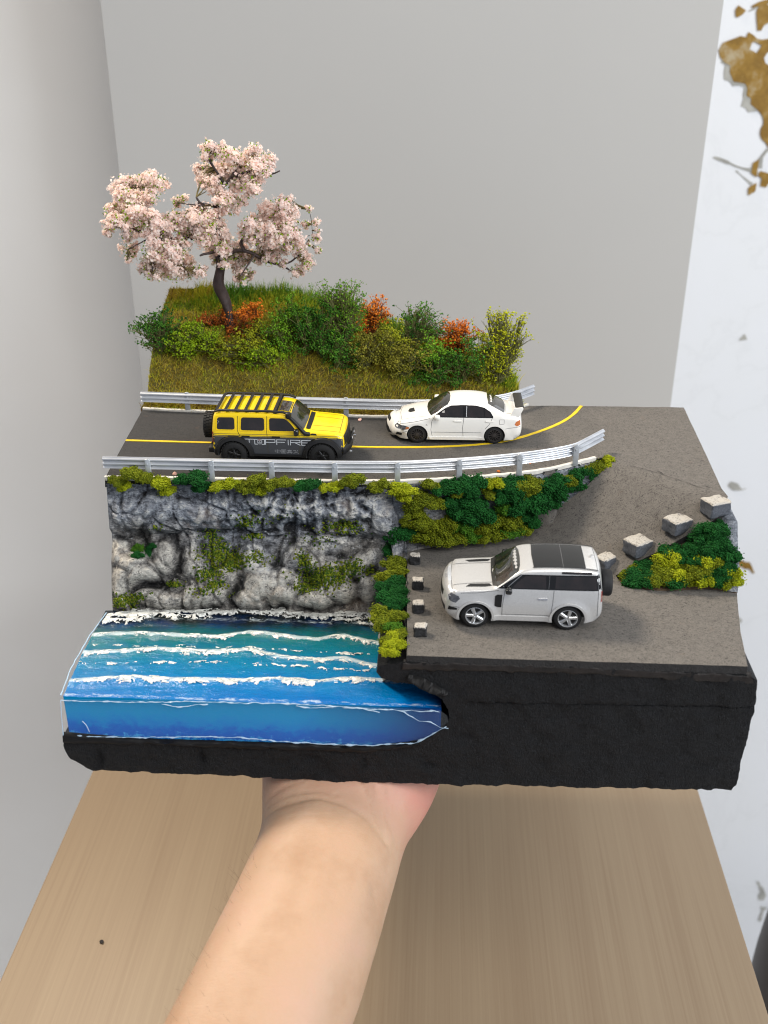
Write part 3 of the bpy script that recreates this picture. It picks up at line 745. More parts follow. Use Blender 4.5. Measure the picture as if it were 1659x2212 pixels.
rearline = [(5.35,19.95),(4.2,18.95),(2.8,18.35),(1,17.95),(-.6,17.75),(-2.4,17.68),(-4.84,17.72),(-9,17.85),(-13.7,18.0),(-16.2,18.25)]
def mat_asphalt():
    t = NT('weathered_asphalt_foam'); v = t.coord()
    g = t.noise(.22, 4, .55, v); f = t.noise(3.2, 5, .7, v)
    sx = t.t.nodes.new('ShaderNodeSeparateXYZ'); t.link(v, sx.inputs[0])
    s = t.math('ADD', t.math('MULTIPLY', sx.outputs[0], .050), t.math('MULTIPLY', sx.outputs[1], -.028)); s = t.math('ADD', s, t.math('MULTIPLY', g, .9)); s = t.math('ADD', s, .44)
    c = t.ramp(s, [(.2, lin((60,59,59))), (.55, lin((90,87,83))), (.9, lin((112,107,101)))])
    c = t.mix(t.ramp(f, [(.35, (.3,.3,.3)), (.55, (0,0,0))]), c, lin((76,73,69)))
    pit = t.noise(7.5, 4, .8, t.coord((1,1.6,1)), 2.0)
    pm = t.ramp(pit, [(.41, (1,1,1)), (.47, (0,0,0))])
    c = t.mix(t.math('MULTIPLY', pm, .8), c, lin((30,28,27)))
    st = t.ramp(t.noise(.9, 5, .7, v), [(.62, (0,0,0)), (.75, (.5,.5,.5))]); c = t.mix(t.math('MULTIPLY', st, .5), c, lin((120,92,70)))
    t.set(Base_Color=c, Roughness=.82, Specular_IOR_Level=.3)
    t.bump(t.math('ADD', t.math('MULTIPLY', pit, 1.0), t.math('MULTIPLY', f, .25)), .55, .05); return t.m
m_asph = mat_asphalt()
m_slabedge = plain('dark_slab_edge', (34,32,31), .8, var=.4, vs=6, bump=.9, bs=12)
def sheet(name, poly, H, step, mats, depth, label, kind='structure', wob=.0, seed=1, fine=.02):
    poly = densify(poly, .25)
    P, F = fill2d(poly, step); n = len(P)
    vs = [(x, y, H(x, y)+fine*fbm(x*.8, y*.8, seed)) for x, y in P]; fs = list(F); mi = [0]*len(F)
    bd = boundary(F); ring = {}
    for k, (dz, out) in enumerate(((-.05, .03), (-depth, .02))):
        for a, b in bd:
            for i in (a, b):
                if (i, k) not in ring:
                    x, y, z = vs[i]; ring[(i, k)] = len(vs); vs.append((x+.05*fbm(x*4, y*4, seed+k), y+.05*fbm(x*4, y*4, seed+3+k), z+dz))
    for a, b in bd:
        fs.append((b, a, ring[(a,0)], ring[(b,0)])); fs.append((ring[(b,0)], ring[(a,0)], ring[(a,1)], ring[(b,1)])); mi += [1, 1]
    mb = MB(); mb.v = vs; mb.f = fs; mb.m = mi
    o = mb.build(name, mats, angle=50)
    return tag(o, label, kind=kind)
low[3] = tuple(RA); rampedge[0] = tuple(RB); cut = [low[3], rampedge[0]]
road = sheet('road', [(-15.72,9.2)]+EDGE[1:]+[(9.1,12.8)]+low[:2:-1]+[cut[1]]+rampedge[1:]+[(13.75,8.75),(13.65,9.6),(13.8,13.5),(14.0,20.1),(9,20.05)]+rearline, paved, .42, [m_asph, m_slabedge], .45,
    'upper grey asphalt road curving down as a ramp to the parking lot')
def lotH(x, y): return LZ
lot = sheet('parking_lot', [(-.86,.02),(3,-.02),(8,-.03),(12.95,-.05),(13.3,2.5),(13.7,4.6)]+lotback+[cut[1], cut[0]]+low[2::-1]+[(-1.1,8.6),(-1.0,5)], lotH, .4, [m_asph, m_slabedge], .38, 'rough grey parking lot at the lower right front of the diorama', seed=5)
# crease and cracks where the ramp meets the upper road
m_crack = plain('dark_crack', (46,42,39), .9, var=.3)
def crack(px, w):
    q = [hitp(*p) for p in px]; Q = resample([(p[0], p[1]) for p in q], .12); mb = MB(); L = []
    for i, (x, y) in enumerate(Q): L.append((x+.03*fbm(x*3, y*3, 1), y+.03*fbm(x*3, y*3, 5)))
    n = len(L); ww = [w*sin(pi*(i+.5)/n)*(.5+abs(fbm(L[i][0]*4, 1, 1))) for i in range(n)]
    vs = [(x, y+a*.5, paved(x, y)+.03) for (x, y), a in zip(L, ww)]+[(x, y-a*.5, paved(x, y)+.03) for (x, y), a in zip(L, ww)]
    mb.add(vs, [(i, i+1, n+i+1, n+i) for i in range(n-1)]).build('crack', m_crack, road, smooth=False)
crack([(1418,1018),(1432,1024)], .10); crack([(1458,1034),(1470,1040)], .07); crack([(1475,1040),(1500,1050),(1525,1058)], .05); crack([(1520,1050),(1535,1056)], .09); crack([(1325,998),(1420,1022),(1500,1050)], .035)

m_yline = plain('yellow_road_paint', (232,196,32), .55, var=.12, vs=3)
m_wline = plain('white_kerb_paint', (206,202,194), .6, var=.1, vs=4, bump=.4, bs=7)
yl = resample(chaikin([(-15.95,13.86),(-13,13.8),(-9,13.72),(-3.9,13.6),(-1.5,13.66),(.61,13.85),(2.99,14.32),(4.72,15.31),(6.57,17.0),(7.6,18.4),(8.3,20.02)], 2), .2)
n = len(yl); vs = []
for i in range(n):
    t = yl[min(i+1, n-1)]-yl[max(i-1, 0)]; t /= np.linalg.norm(t); nn = np.array([-t[1], t[0]])
    for s, dz in ((.085, 0), (.085, .032), (-.085, .032), (-.085, 0)):
        p = yl[i]+nn*s*(1+.18*fbm(yl[i][0]*3, s*9, 4)); vs.append((p[0], p[1], RZ+.008*0+dz))
MB().add(vs, [(4*i+j, 4*i+j+1, 4*i+j+5, 4*i+j+4) for i in range(n-1) for j in range(3)]).build('road_marking', m_yline, road, smooth=False)
def kerb(pts, label, w=.2, h=.1):
    Q = resample(chaikin(pts, 1), .2); mb = MB()
    sec = [(0,-.1),(w,-.1),(w,h*.8),(w*.8,h),(w*.15,h),(0,h*.8)]
    P3 = [(x+.02*fbm(x*2, 1, 3), y+.03*fbm(x*1.7, 4, 3), RZ+.02*fbm(x*2.5, 3, 3)) for x, y in Q]
    mb.sweep(P3, sec); o = mb.build('kerb', m_wline, angle=50); tag(o, label, kind='structure')
kerb([(x, y-.02) for x, y in EDGE[:-1]], 'white painted kerb strip along the front edge of the upper road')
kerb([(x, y+.02) for x, y in rearline[::-1]], 'white painted kerb strip at the foot of the grassy hill')

# ---- embankment between road, ramp and lot, and the planted triangle on the right
m_soil = plain('brown_soil', (84,66,48), .9, var=.4, vs=2.5, bump=.9, bs=6)
def ruled(name, top, bot, label, n=60, k=10, m=m_soil, amp=.12):
    T = resample(top, .05); B = resample(bot, .05); T = T[np.linspace(0, len(T)-1, n).astype(int)]; B = B[np.linspace(0, len(B)-1, n).astype(int)]
    vs = []
    for i in range(n):
        for j in range(k+1):
            s = j/k; p = T[i]*(1-s)+B[i]*s; w = sin(pi*s)
            vs.append((p[0]+amp*w*fbm(*(p*1.1), 3), p[1]-amp*w*(.6+fbm(*(p*.9), 3)), p[2]+amp*w*fbm(*(p*1.3), 3)))
    k += 1
    o = MB().add(vs, [(i*k+j, i*k+j+1, (i+1)*k+j+1, (i+1)*k+j) for i in range(n-1) for j in range(k-1)]).build(name, m, angle=180)
    return tag(o, label, kind='structure')
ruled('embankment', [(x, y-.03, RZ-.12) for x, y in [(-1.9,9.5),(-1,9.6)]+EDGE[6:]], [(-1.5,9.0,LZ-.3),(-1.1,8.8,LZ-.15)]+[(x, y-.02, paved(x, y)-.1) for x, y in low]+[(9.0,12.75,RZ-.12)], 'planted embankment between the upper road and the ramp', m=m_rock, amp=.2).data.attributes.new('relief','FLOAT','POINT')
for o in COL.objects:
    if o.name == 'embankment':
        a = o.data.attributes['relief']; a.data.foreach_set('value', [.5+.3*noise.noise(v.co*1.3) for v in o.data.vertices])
ruled('embankment', [(x, y, paved(x, y)-.3) for x, y in rampedge]+[(13.75,8.7,RZ-.45)], [(x, y, LZ-.05) for x, y in lotback[::-1]], 'planted triangle of slope below the ramp edge at the right')
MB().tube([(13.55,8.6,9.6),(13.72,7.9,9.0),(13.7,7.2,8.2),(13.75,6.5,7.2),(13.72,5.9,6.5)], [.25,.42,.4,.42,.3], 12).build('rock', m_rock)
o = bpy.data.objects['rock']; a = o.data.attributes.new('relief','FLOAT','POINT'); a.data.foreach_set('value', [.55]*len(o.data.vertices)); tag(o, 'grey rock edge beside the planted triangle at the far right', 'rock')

# ================================================================== GUARD RAILS
m_rail = NT('brushed_silver'); m_rail.set(Base_Color=m_rail.ramp(m_rail.noise(1.2, 4, .6, m_rail.coord((.25,1,3))), [(.3, lin((176,179,184))), (.7, lin((222,224,227)))]), Metallic=.55, Roughness=.32); m_rail.bump(m_rail.noise(2.5, 3), .15); m_rail = m_rail.m
m_post = plain('silver_painted_post', (186,190,194), .38, metal=.45, var=.1, bump=.3, bs=6)
def rail(line, label, posts, front, tip=None):
    g = empty('guard_rail', (line[0][0], line[0][1], RZ)); tag(g, label, 'guard rail', 'silver guard rails along the upper road')
    Q = resample(chaikin(line, 2), .25)
    b0 = .52; hh = .56
    sec = []
    for i in range(25):
        s = i/24; sec.append((.055*cos(s*2*pi*2.5)*-1, b0+hh*s))
    sec2 = sec+[(a-.045, z) for a, z in sec[::-1]]
    mb = MB(); mb.sweep([tuple(q) for q in Q], sec2)
    o = mb.build('beam', m_rail, angle=60); o.parent = g; o.location = -g.location
    for x, y in posts:
        mb = MB()
        mb.sweep([(x, y, RZ-.1), (x, y+.0001, RZ-.1)], [(0,0)], cap=False) if False else None
        vs = []; h = 1.12; w, d = .135, .11
        outl = chaikin([(-w,0),(-w,h*.9),(-w*.75,h),(w*.75,h),(w,h*.9),(w,0)], 1)
        k = len(outl); y0 = y-d if front else y+d
        vs = [(x+a, y0-d*.6, RZ+z) for a, z in outl]+[(x+a, y0+d*.6, RZ+z) for a, z in outl]
        mb.add(vs, [tuple(range(k)), tuple(range(2*k-1, k-1, -1))]+[(i, k+i, k+(i+1) % k, (i+1) % k) for i in range(k)])
        p = mb.build('post', m_post, bevel=.025); p.parent = g; p.location = -g.location
        bt = MB().lathe([(0,-.05),(.035,-.05),(.045,-.01),(.045,.03)], 8, axis='y', c=(x, y0-d*.6-.0 if front else y-.06, RZ+.86)).build('bolt', m_post, p)
    return g
fl = [(-15.75,9.36,RZ),(-12,9.36,RZ),(-7,9.38,RZ),(-4,9.42,RZ),(-1.5,9.55,RZ),(0,9.78,RZ),(1.5,10.08,RZ),(3,10.45,RZ),(4.5,10.9,RZ),(6.0,11.5,RZ),(6.9,12.0,RZ),(7.25,12.3,RZ+.02),(8.6,13.75,RZ+.12)]
fx = np.array(fl)
rail(fl, 'long silver guard rail along the front edge of the road above the cliff', [(x, np.interp(x, fx[:,0], fx[:,1])-.12) for x in (-13.52,-10.48,-7.6,-4.6,-1.63,1.3,4.2,7.04)], True)
rl = [(-16.2,18.2,RZ),(-9,17.85,RZ),(-4.84,17.72,RZ),(-2.4,17.66,RZ),(-.6,17.72,RZ),(1,17.9,RZ),(2.8,18.3,RZ),(4.2,18.95,RZ),(5.6,20.3,RZ+.05)]
rx = np.array(rl)
rail(rl, 'silver guard rail at the foot of the grassy hill behind the cars', [(x, np.interp(x, rx[:,0], rx[:,1])+.16) for x in (-13.6,-4.77,2.2)], True)

# ================================================================== CONCRETE BLOCKS
def mat_block(name, dark):
    t = NT(name); v = t.coord(); ge = t.t.nodes.new('ShaderNodeSeparateXYZ'); t.link(v, ge.inputs[0])
    f = t.noise(11, 5, .75, v, .8)
    h = t.math('ADD', ge.outputs[2], t.math('MULTIPLY', t.math('SUBTRACT', f, .5), .16))
    top = t.ramp(f, [(.36, lin((70,66,62))), (.47, lin((182,176,166)))])
    side = t.ramp(f, [(.42, lin(dark)), (.62, lin(tuple(min(255, c+26) for c in dark)))])
    m = t.ramp(h, [(.0, (0,0,0)), (.02, (1,1,1))])
    t.set(Base_Color=t.mix(m, side, top), Roughness=.8); t.bump(f, .6, .06); return t.m
def block(name, base, size, rz, m, label, group, cat, dark):
    bm = bmesh.new(); bmesh.ops.create_cube(bm, size=1)
    for v in bm.verts: v.co = Vector((v.co.x*size[0], v.co.y*size[1], v.co.z*size[2]))
    bmesh.ops.bevel(bm, geom=bm.edges[:], offset=.05, segments=1, affect='EDGES')
    bmesh.ops.subdivide_edges(bm, edges=bm.edges[:], cuts=6, use_grid_fill=True)
    for v in bm.verts:
        q = v.co+Vector(base)*3; v.co += Vector((noise.noise(q*4), noise.noise(q*4+Vector((5,5,5))), noise.noise(q*4+Vector((9,2,1)))))*.055+Vector((0,0,.05*noise.noise(q*1.8)))
        v.co.z -= size[2]/2-.055                    # object origin near the top face: the colour line is measured from it
    me = bpy.data.meshes.new(name); bm.to_mesh(me); bm.free(); me.materials.append(m)
    me.polygons.foreach_set('use_smooth', [True]*len(me.polygons)); me.set_sharp_from_angle(angle=radians(40))
    o = bpy.data.objects.new(name, me); COL.objects.link(o); o.location = (base[0], base[1], base[2]+size[2]-.055); o.rotation_euler = (0,0,rz)
    return tag(o, label, cat, group)
m_bol = mat_block('black_and_white_paint', (26,26,28)); m_stone = mat_block('top_lit_stone', (66,69,76))  # stone: warm lamplit top and dim bluish sides painted into the colour
m_bol_ = m_bol
for (px, py), s, lab in [((896,1221),.50,'black block with a white top, farthest back in the row at the lot edge'), ((902,1275),.51,'black block with a white top, second from the back in the row of four'),
                    ((903,1326),.53,'black block with a white top, third from the back, beside the silver car nose'), ((907,1377),.56,'black block with a speckled white top, nearest the front edge of the lot')]:
    p = onZ(px, py, LZ); block('kerb_block', (p[0], p[1]+.22, LZ-.02), (s, .42, .52), random.uniform(-.05, .05), m_bol, lab, 'black and white blocks along the lot edge', 'kerb block', True)
for (px, py), rz, lab in [((1378,1208),.62,'pale-topped stone block on the ramp edge, lowest and nearest the spare wheel'), ((1463,1163),.60,'pale-topped stone block in the middle of the ramp edge row'), ((1546,1122),.45,'pale-topped stone block at the top right corner of the ramp edge'),
                          ((1308,1235),.75,'pale-topped stone block half hidden behind the spare wheel of the silver car')]:
    p = hitp(px, py); block('stone_block', (p[0], p[1]+.38, paved(p[0], p[1]+.3)-.08), (1.08, .92, .70) if px > 1320 else (.8, .7, .6), rz, m_stone, lab, 'pale-topped stone blocks along the ramp edge', 'stone block', False)
# pebbles and fallen petals lying on the road
m_pink = plain('pale_pink_petal', (226,178,164), .7); m_orange = plain('orange_leaf', (204,112,40), .7)
def crumb(name, p, r, m, label, cat):
    bm = bmesh.new(); bmesh.ops.create_icosphere(bm, subdivisions=2, radius=r)
    for v in bm.verts: v.co *= 1+.5*noise.noise(v.co*4/r*.25+Vector(p)); v.co.z *= .7
    me = bpy.data.meshes.new(name); bm.to_mesh(me); bm.free(); me.materials.append(m); me.polygons.foreach_set('use_smooth', [True]*len(me.polygons))
    o = bpy.data.objects.new(name, me); COL.objects.link(o); o.location = (p[0], p[1], p[2]+r*.5); tag(o, label, cat)
crumb('blossom_crumb', onZ(777,909,RZ), .10, m_pink, 'small pale pink crumb on the road ahead of the yellow car', 'crumb')
crumb('blossom_crumb', onZ(378,1026,RZ+.05), .12, m_pink, 'small pale pink crumb on the kerb between the first two posts', 'crumb')
crumb('orange_crumb', onZ(1077,1020,RZ), .09, m_orange, 'small orange crumb on the road behind the front guard rail', 'crumb')
crumb('orange_crumb', onZ(1145,1002,RZ), .05, m_orange, 'tiny orange crumb on the road near the rail bend', 'crumb')

crumb('dark_crumb', onZ(220,2036,TZ), .13, m_crack, 'tiny dark crumb lying on the table left of the forearm', 'crumb')
# ================================================================== FOAM BUSHES
PAL = {'dark': [(8,50,18),(20,78,28),(36,100,38)], 'mid': [(36,80,18),(62,106,22),(90,128,28)], 'olive': [(58,72,10),(96,108,14),(136,142,26)], 'lime': [(98,114,8),(142,152,14),(180,184,34)]}
m_bush = {k: leafy('bush_'+k, v, .85, patch_scale=1.4) for k, v in PAL.items()}
OCT = np.array([(1,0,0),(-1,0,0),(0,1,0),(0,-1,0),(0,0,1),(0,0,-1)], float)
OCF = np.array([(0,2,4),(2,1,4),(1,3,4),(3,0,4),(2,0,5),(1,2,5),(3,1,5),(0,3,5)])
def rand_rot(n, rs):
    q = rs.normal(size=(n,4)); q /= np.linalg.norm(q, axis=1)[:,None]; w, x, y, z = q.T
    return np.stack([np.stack([1-2*(y*y+z*z), 2*(x*y-z*w), 2*(x*z+y*w)], -1), np.stack([2*(x*y+z*w), 1-2*(x*x+z*z), 2*(y*z-x*w)], -1), np.stack([2*(x*z-y*w), 2*(y*z+x*w), 1-2*(x*x+y*y)], -1)], 1)
def crumbs(C, size, rs, squash=(1,1,1)):
    """crumpled octahedra at centres C"""
    n = len(C); sz = size*(.6+.8*rs.rand(n))
    B = OCT[None]*(.55+.9*rs.rand(n,6,1))*np.array(squash)[None,None]
    V = np.einsum('nij,nkj->nki', rand_rot(n, rs), B)*sz[:,None,None]+C[:,None,:]
    return V.reshape(-1,3), (OCF[None]+6*np.arange(n)[:,None,None]).reshape(-1,3)
clump_mesh = {}
def clump_template(kind, seed):
    if (kind, seed) in clump_mesh: return clump_mesh[(kind, seed)]
    rs = np.random.RandomState(100+seed); C = []
    nb = 13
    for b in range(nb):
        d = rs.normal(size=3); d /= np.linalg.norm(d); d[2] = abs(d[2])*.8-.1; c = d*rs.uniform(.3, .78); r = rs.uniform(.20, .46)
        m = int(1500*r*r)+40; u = rs.normal(size=(m,3)); u /= np.linalg.norm(u, axis=1)[:,None]
        C.append(c+u*r*(1-.45*rs.rand(m,1)**2+.22*rs.rand(m,1)**6))
    C = np.concatenate(C); q_ = C[rs.rand(len(C)) < .09]; C = np.concatenate([C, q_*(1.05+.28*rs.rand(len(q_),1))+rs.normal(size=q_.shape)*.03])
    V, Fc = crumbs(C, .064, rs)
    o = np_mesh('foam_bush', V, Fc, m_bush[kind]); me = o.data; bpy.data.objects.remove(o)
    clump_mesh[(kind, seed)] = me; return me
def clump(p, r, kind, label, group, flat=.85, cat='bush'):
    o = bpy.data.objects.new('foam_bush', clump_template(kind, random.randrange(4))); COL.objects.link(o)
    o.location = p; o.scale = (r*random.uniform(.9, 1.15), r*random.uniform(.85, 1.1), r*flat); o.rotation_euler = (random.uniform(-.3, .3), random.uniform(-.3, .3), random.uniform(0, 6.28))
    return tag(o, label, cat, group)
CN = {'dark': 'dark green', 'mid': 'mid green', 'olive': 'olive green', 'lime': 'bright yellow-green'}
# the row hanging under the front rail: every clump named by where it hangs
ROW = [(255,1040,.42,'olive'),(283,1025,.50,'olive'),(268,1052,.35,'lime'),(312,1034,.42,'olive'),(345,1045,.45,'lime'),(365,1062,.36,'lime'),(393,1040,.46,'dark'),(424,1037,.52,'dark'),(437,1053,.42,'dark'),(470,1052,.42,'lime'),(500,1048,.46,'lime'),
       (532,1052,.46,'olive'),(556,1040,.48,'olive'),(588,1048,.50,'olive'),(562,1062,.36,'lime'),(618,1046,.42,'olive'),(650,1050,.40,'dark'),(676,1050,.48,'dark'),(706,1056,.38,'lime'),(728,1054,.38,'lime'),(752,1044,.38,'olive'),(770,1037,.40,'olive'),(812,1055,.38,'olive'),(827,1045,.36,'olive'),(860,1056,.48,'lime'),(880,1060,.40,'lime'),(872,1076,.38,'lime')]
postpx = [327,461,590,725,858]; ordn = ['first','second','third','fourth','fifth']
used = {}
for px, py, r, k in ROW:
    p = onY(px, py, 8.85)
    i = min(range(5), key=lambda q: abs(postpx[q]-px)); d = px-postpx[i]
    where = f'under the {ordn[i]} front rail post' if abs(d) < 22 else (f'left of the {ordn[i]} front rail post' if d < 0 else f'right of the {ordn[i]} front rail post')
    lab = f'{CN[k]} bush at the cliff top {where}'
    clump(p, r*1.12, k, lab, 'bushes along the cliff top')
# the embankment beside the ramp
EMB = [(930,1052,.34,'olive'),(915,1078,.36,'olive'),(940,1088,.36,'olive'),(898,1098,.42,'olive'),(893,1115,.40,'olive'),(905,1132,.42,'olive'),(925,1142,.44,'olive'),(950,1148,.42,'olive'),(905,1160,.44,'olive'),(940,1168,.46,'olive'),(965,1170,.42,'olive'),(985,1160,.40,'olive'),
       (950,1060,.34,'dark'),(978,1052,.40,'dark'),(1005,1046,.42,'dark'),(1030,1048,.42,'dark'),(1015,1062,.36,'dark'),(988,1066,.28,'olive'),(970,1088,.34,'dark'),(1000,1090,.46,'dark'),(1030,1095,.48,'dark'),(985,1112,.46,'dark'),(1015,1118,.48,'dark'),(1045,1115,.46,'dark'),(970,1130,.42,'olive'),(1000,1140,.42,'mid'),
       (1055,1050,.34,'lime'),(1072,1046,.34,'lime'),(1056,1068,.28,'olive'),(1085,1055,.42,'dark'),(1108,1050,.44,'dark'),(1100,1072,.46,'dark'),(1078,1075,.38,'dark'),(1130,1050,.42,'olive'),(1150,1046,.38,'olive'),(1135,1066,.36,'olive'),(1130,1082,.48,'dark'),(1160,1072,.50,'dark'),(1115,1098,.46,'dark'),(1150,1096,.48,'dark'),(1090,1100,.40,'mid'),
       (1065,1135,.42,'olive'),(1090,1130,.44,'olive'),(1115,1128,.42,'olive'),(1040,1145,.40,'olive'),(1075,1155,.40,'olive'),(1100,1150,.36,'mid'),(1140,1120,.38,'dark'),(1020,1160,.34,'mid'),(1045,1162,.30,'olive'),
       (1185,1050,.46,'dark'),(1205,1042,.44,'dark'),(1175,1078,.46,'dark'),(1200,1068,.44,'dark'),(1220,1056,.40,'dark'),(1190,1092,.34,'dark'),(1228,1040,.36,'olive'),(1245,1030,.38,'dark'),(1262,1024,.36,'dark'),(1250,1048,.34,'dark'),(1278,1016,.34,'olive'),(1275,1030,.32,'dark'),(1292,1010,.32,'olive'),(1308,1005,.30,'lime'),(1318,998,.24,'lime'),(1298,1022,.28,'dark'),(1312,994,.22,'lime'),(862,1150,.36,'dark'),(882,1150,.36,'dark'),(846,1166,.32,'dark'),(872,1128,.24,'olive'),(1136,1146,.32,'olive'),(1148,1134,.34,'dark'),(1122,1150,.30,'mid')]
for px, py, r, k in EMB:
    y0 = 10.
    for _ in range(6):
        p = onY(px, py, y0); e = np.interp(p[0], EX[:,0], EX[:,1]); y0 = e-.28-.12*max(0, (RZ-p[2]))
    f = (py-np.interp(px, [880,1130,1320], [1045,1040,992]))/(np.interp(px, [880,1000,1130,1200,1320], [1185,1172,1160,1098,1004])-np.interp(px, [880,1130,1320], [1045,1040,992]))
    lev = 'top' if f < .24 else ('upper part' if f < .5 else ('lower part' if f < .78 else 'foot'))
    pp = [858,990,1120,1243,1330]; on_ = ['fifth','sixth','seventh','eighth']; i = max([k_ for k_ in range(4) if px >= pp[k_]] or [0]); fr = (px-pp[i])/(pp[i+1]-pp[i])
    zone = f'{lev}, ' + (f'below {on_[i]} rail post' if fr < .25 else (f'between {on_[i]} and {on_[i+1]} post' if i < 3 and fr < .75 else (f'left of {on_[i+1]} post' if i < 3 else 'past the last rail post')))
    clump(p, r*1.5, k, f'{CN[k]} bush on the embankment, {zone}', 'bushes on the embankment beside the ramp')
# the strip along the lot's cliff edge
STRIP = [(858,1170,.40,'dark'),(845,1190,.42,'dark'),(885,1170,.36,'dark'),(868,1185,.36,'dark'),(838,1160,.34,'dark'),(858,1215,.40,'olive'),(840,1225,.40,'olive'),(865,1235,.36,'olive'),(835,1245,.40,'olive'),(855,1258,.44,'dark'),(832,1270,.42,'dark'),(862,1278,.38,'dark'),(838,1292,.44,'dark'),(860,1300,.40,'dark'),(845,1312,.40,'dark'),
         (823,1328,.40,'olive'),(845,1335,.40,'olive'),(864,1330,.32,'olive'),(828,1350,.40,'olive'),(850,1358,.38,'mid'),(862,1372,.32,'olive'),(845,1380,.36,'lime'),(855,1395,.36,'lime'),(838,1400,.34,'lime'),(845,1412,.30,'lime'),(835,1385,.30,'olive')]
for px, py, r, k in STRIP:
    p = onZ(px, py, 6.62)
    sd = 'cliff side' if px < 843+ (6 if py > 1320 else 0) else ('lot side' if px > 856 else 'mid strip')
    zone = sd+', '+('behind the farthest black block' if py < 1200 else ('level with farthest black block' if py < 1240 else ('level with second black block' if py < 1284 else ('level with third black block' if py < 1330 else ('level with nearest black block' if py < 1376 else 'at the very front')))))
    clump(p, r*1.2, k, f'{CN[k]} bush on lot edge, {zone}', 'bushes on the strip between lot and cliff')
# the planted triangle at the right
rs_ = random.Random(5); TRI = []
tri = [(1340,1262),(1385,1228),(1470,1182),(1545,1134),(1562,1150),(1578,1270),(1450,1270)]
for py in range(1140, 1276, 15):
    for px in range(1340, 1590, 21):
        q = (px+rs_.uniform(-6, 6), py+rs_.uniform(-5, 5))
        if inside(q, tri): TRI.append(q)
for px, py in [(a_, b_-4) for a_, b_ in TRI]+[(1578,1262),(1568,1225),(1556,1146),(1564,1180)]:
    lowy = 1272; upy = np.interp(px, [1340,1385,1470,1545,1575], [1262,1222,1178,1134,1115])
    f = (lowy-py)/max(8, lowy-upy); p0 = rampedge[0]; zt = paved(np.interp(px, [1330,1562], [rampedge[0][0], rampedge[-1][0]]), np.interp(px, [1330,1562], [rampedge[0][1], rampedge[-1][1]]))
    p = onZ(px, py, LZ+.1+(zt-LZ-.25)*min(max(f, 0), 1))
    dk = fbm(px*.03, py*.04, 9)+(.35 if py < 1205 else -.12)+(.3 if px < 1420 and py < 1240 else 0)-(.35 if py > 1225 and px > 1420 else 0)
    k = 'dark' if dk > -.34 else ('olive' if dk > -.62 else 'lime')
    bl = 'below the spare wheel' if px < 1360 else ('below the lowest stone block' if px < 1430 else ('below the middle stone block' if px < 1510 else 'below the top stone block'))
    zone = bl+(', beside the ramp edge' if f > .72 else (', mid slope' if f > .36 else (', low on the slope' if f > .14 else ', along the lot')))
    clump(p, .56*rs_.uniform(.8, 1.15), k, f'{CN[k]} bush {zone}', 'bushes in the planted triangle below the ramp edge')
# moss crumbs and one clump on the cliff face
def moss():
    rs = np.random.RandomState(3); C = []
    for px, py, rx, ry, n in [(455,1160,22,12,90),(470,1195,38,22,420),(500,1215,40,20,420),(455,1240,30,18,200),(470,1265,24,8,110),(375,1262,18,8,90),(272,1300,28,14,260),(300,1290,24,8,80),(530,1130,20,14,120),(550,1160,25,6,60),(700,1250,55,24,800),(760,1230,30,18,260),(660,1215,16,26,150),(740,1140,40,16,220),(800,1230,12,8,50),(560,1205,30,16,90),(660,1270,20,14,150),(600,1110,60,40,40),(450,1280,60,14,60),(690,1160,50,20,60),(340,1140,14,8,16)]:
        for _ in range(n):
            a, b = rs.normal(size=2)*.5; s, v = cuv(px+a*rx, py+b*ry); s += rs.uniform(-.07, .07); v += rs.uniform(-.007, .007)
            if 0 < s < CLEN and 0 < v < 1: p, _r = crock(s, v); C.append(p+np.array([0, -.02, .02]))
    V, Fc = crumbs(np.array(C), .055, rs); o = np_mesh('moss', V, Fc, leafy('moss_crumbs', [(22,48,16),(52,78,18),(96,112,20),(134,138,26),(30,64,22)], .85)); tag(o, 'green and yellow moss crumbs glued to the grey cliff', kind='stuff')
moss()
for px, py, r, lab in [(300,1188,.42,'u'),(322,1192,.40,'u'),(308,1205,.36,'u'),(330,1180,.28,'u')]:
    s, v = cuv(px, py); p, _r = crock(s, v); clump(p+np.array([0,-.1,.05]), r, 'dark' if r < .41 else 'mid', 'dark green foam bush growing on the left of the cliff face', 'dark bushes on the left cliff face')

# ================================================================== GRASSY HILL
HP = [(18.2,10.0),(19.2,10.05),(20.2,10.35),(21.15,11.5),(22.4,12.5),(24.4,13.35),(27.3,14.4),(40,14.4)]
def hillf(x): return interp(x, [(-17,1.0),(-9,1.0),(-5,.86),(-2,.68),(1,.5),(3,.4),(4.3,.28),(4.9,.1)])
def yback(x): return interp(x, [(-17,27.3),(-8,27.0),(0,25.2),(4.9,23.3)])
def hillz(x, y):
    y0 = np.interp(x, [q[0] for q in rearline[::-1]], [q[1] for q in rearline[::-1]])
    z = interp(y-y0+18.2, HP)
    return RZ+(z-10)*hillf(x)+.10*fbm(x*.6, y*.6, 2)
m_hill = plain('olive_turf_base', (96,88,34), .95, var=.45, vs=.7, bump=.8, bs=7)
m_cut = plain('brown_cut_edge', (120,96,58), .9, var=.4, vs=3, bump=.8, bs=6)
hp = [(-16.35,18.45)]+[(x, y+.12) for x, y in rearline[::-1][1:-1]]+[(5.0,19.9),(4.95,21.5),(4.8,23.3),(0,25.2),(-8,27.0),(-16.4,27.3)]
hill = sheet('hill', hp, hillz, .4, [m_hill, m_cut], 1.3, 'grassy slope rising behind the rear guard rail', seed=9)
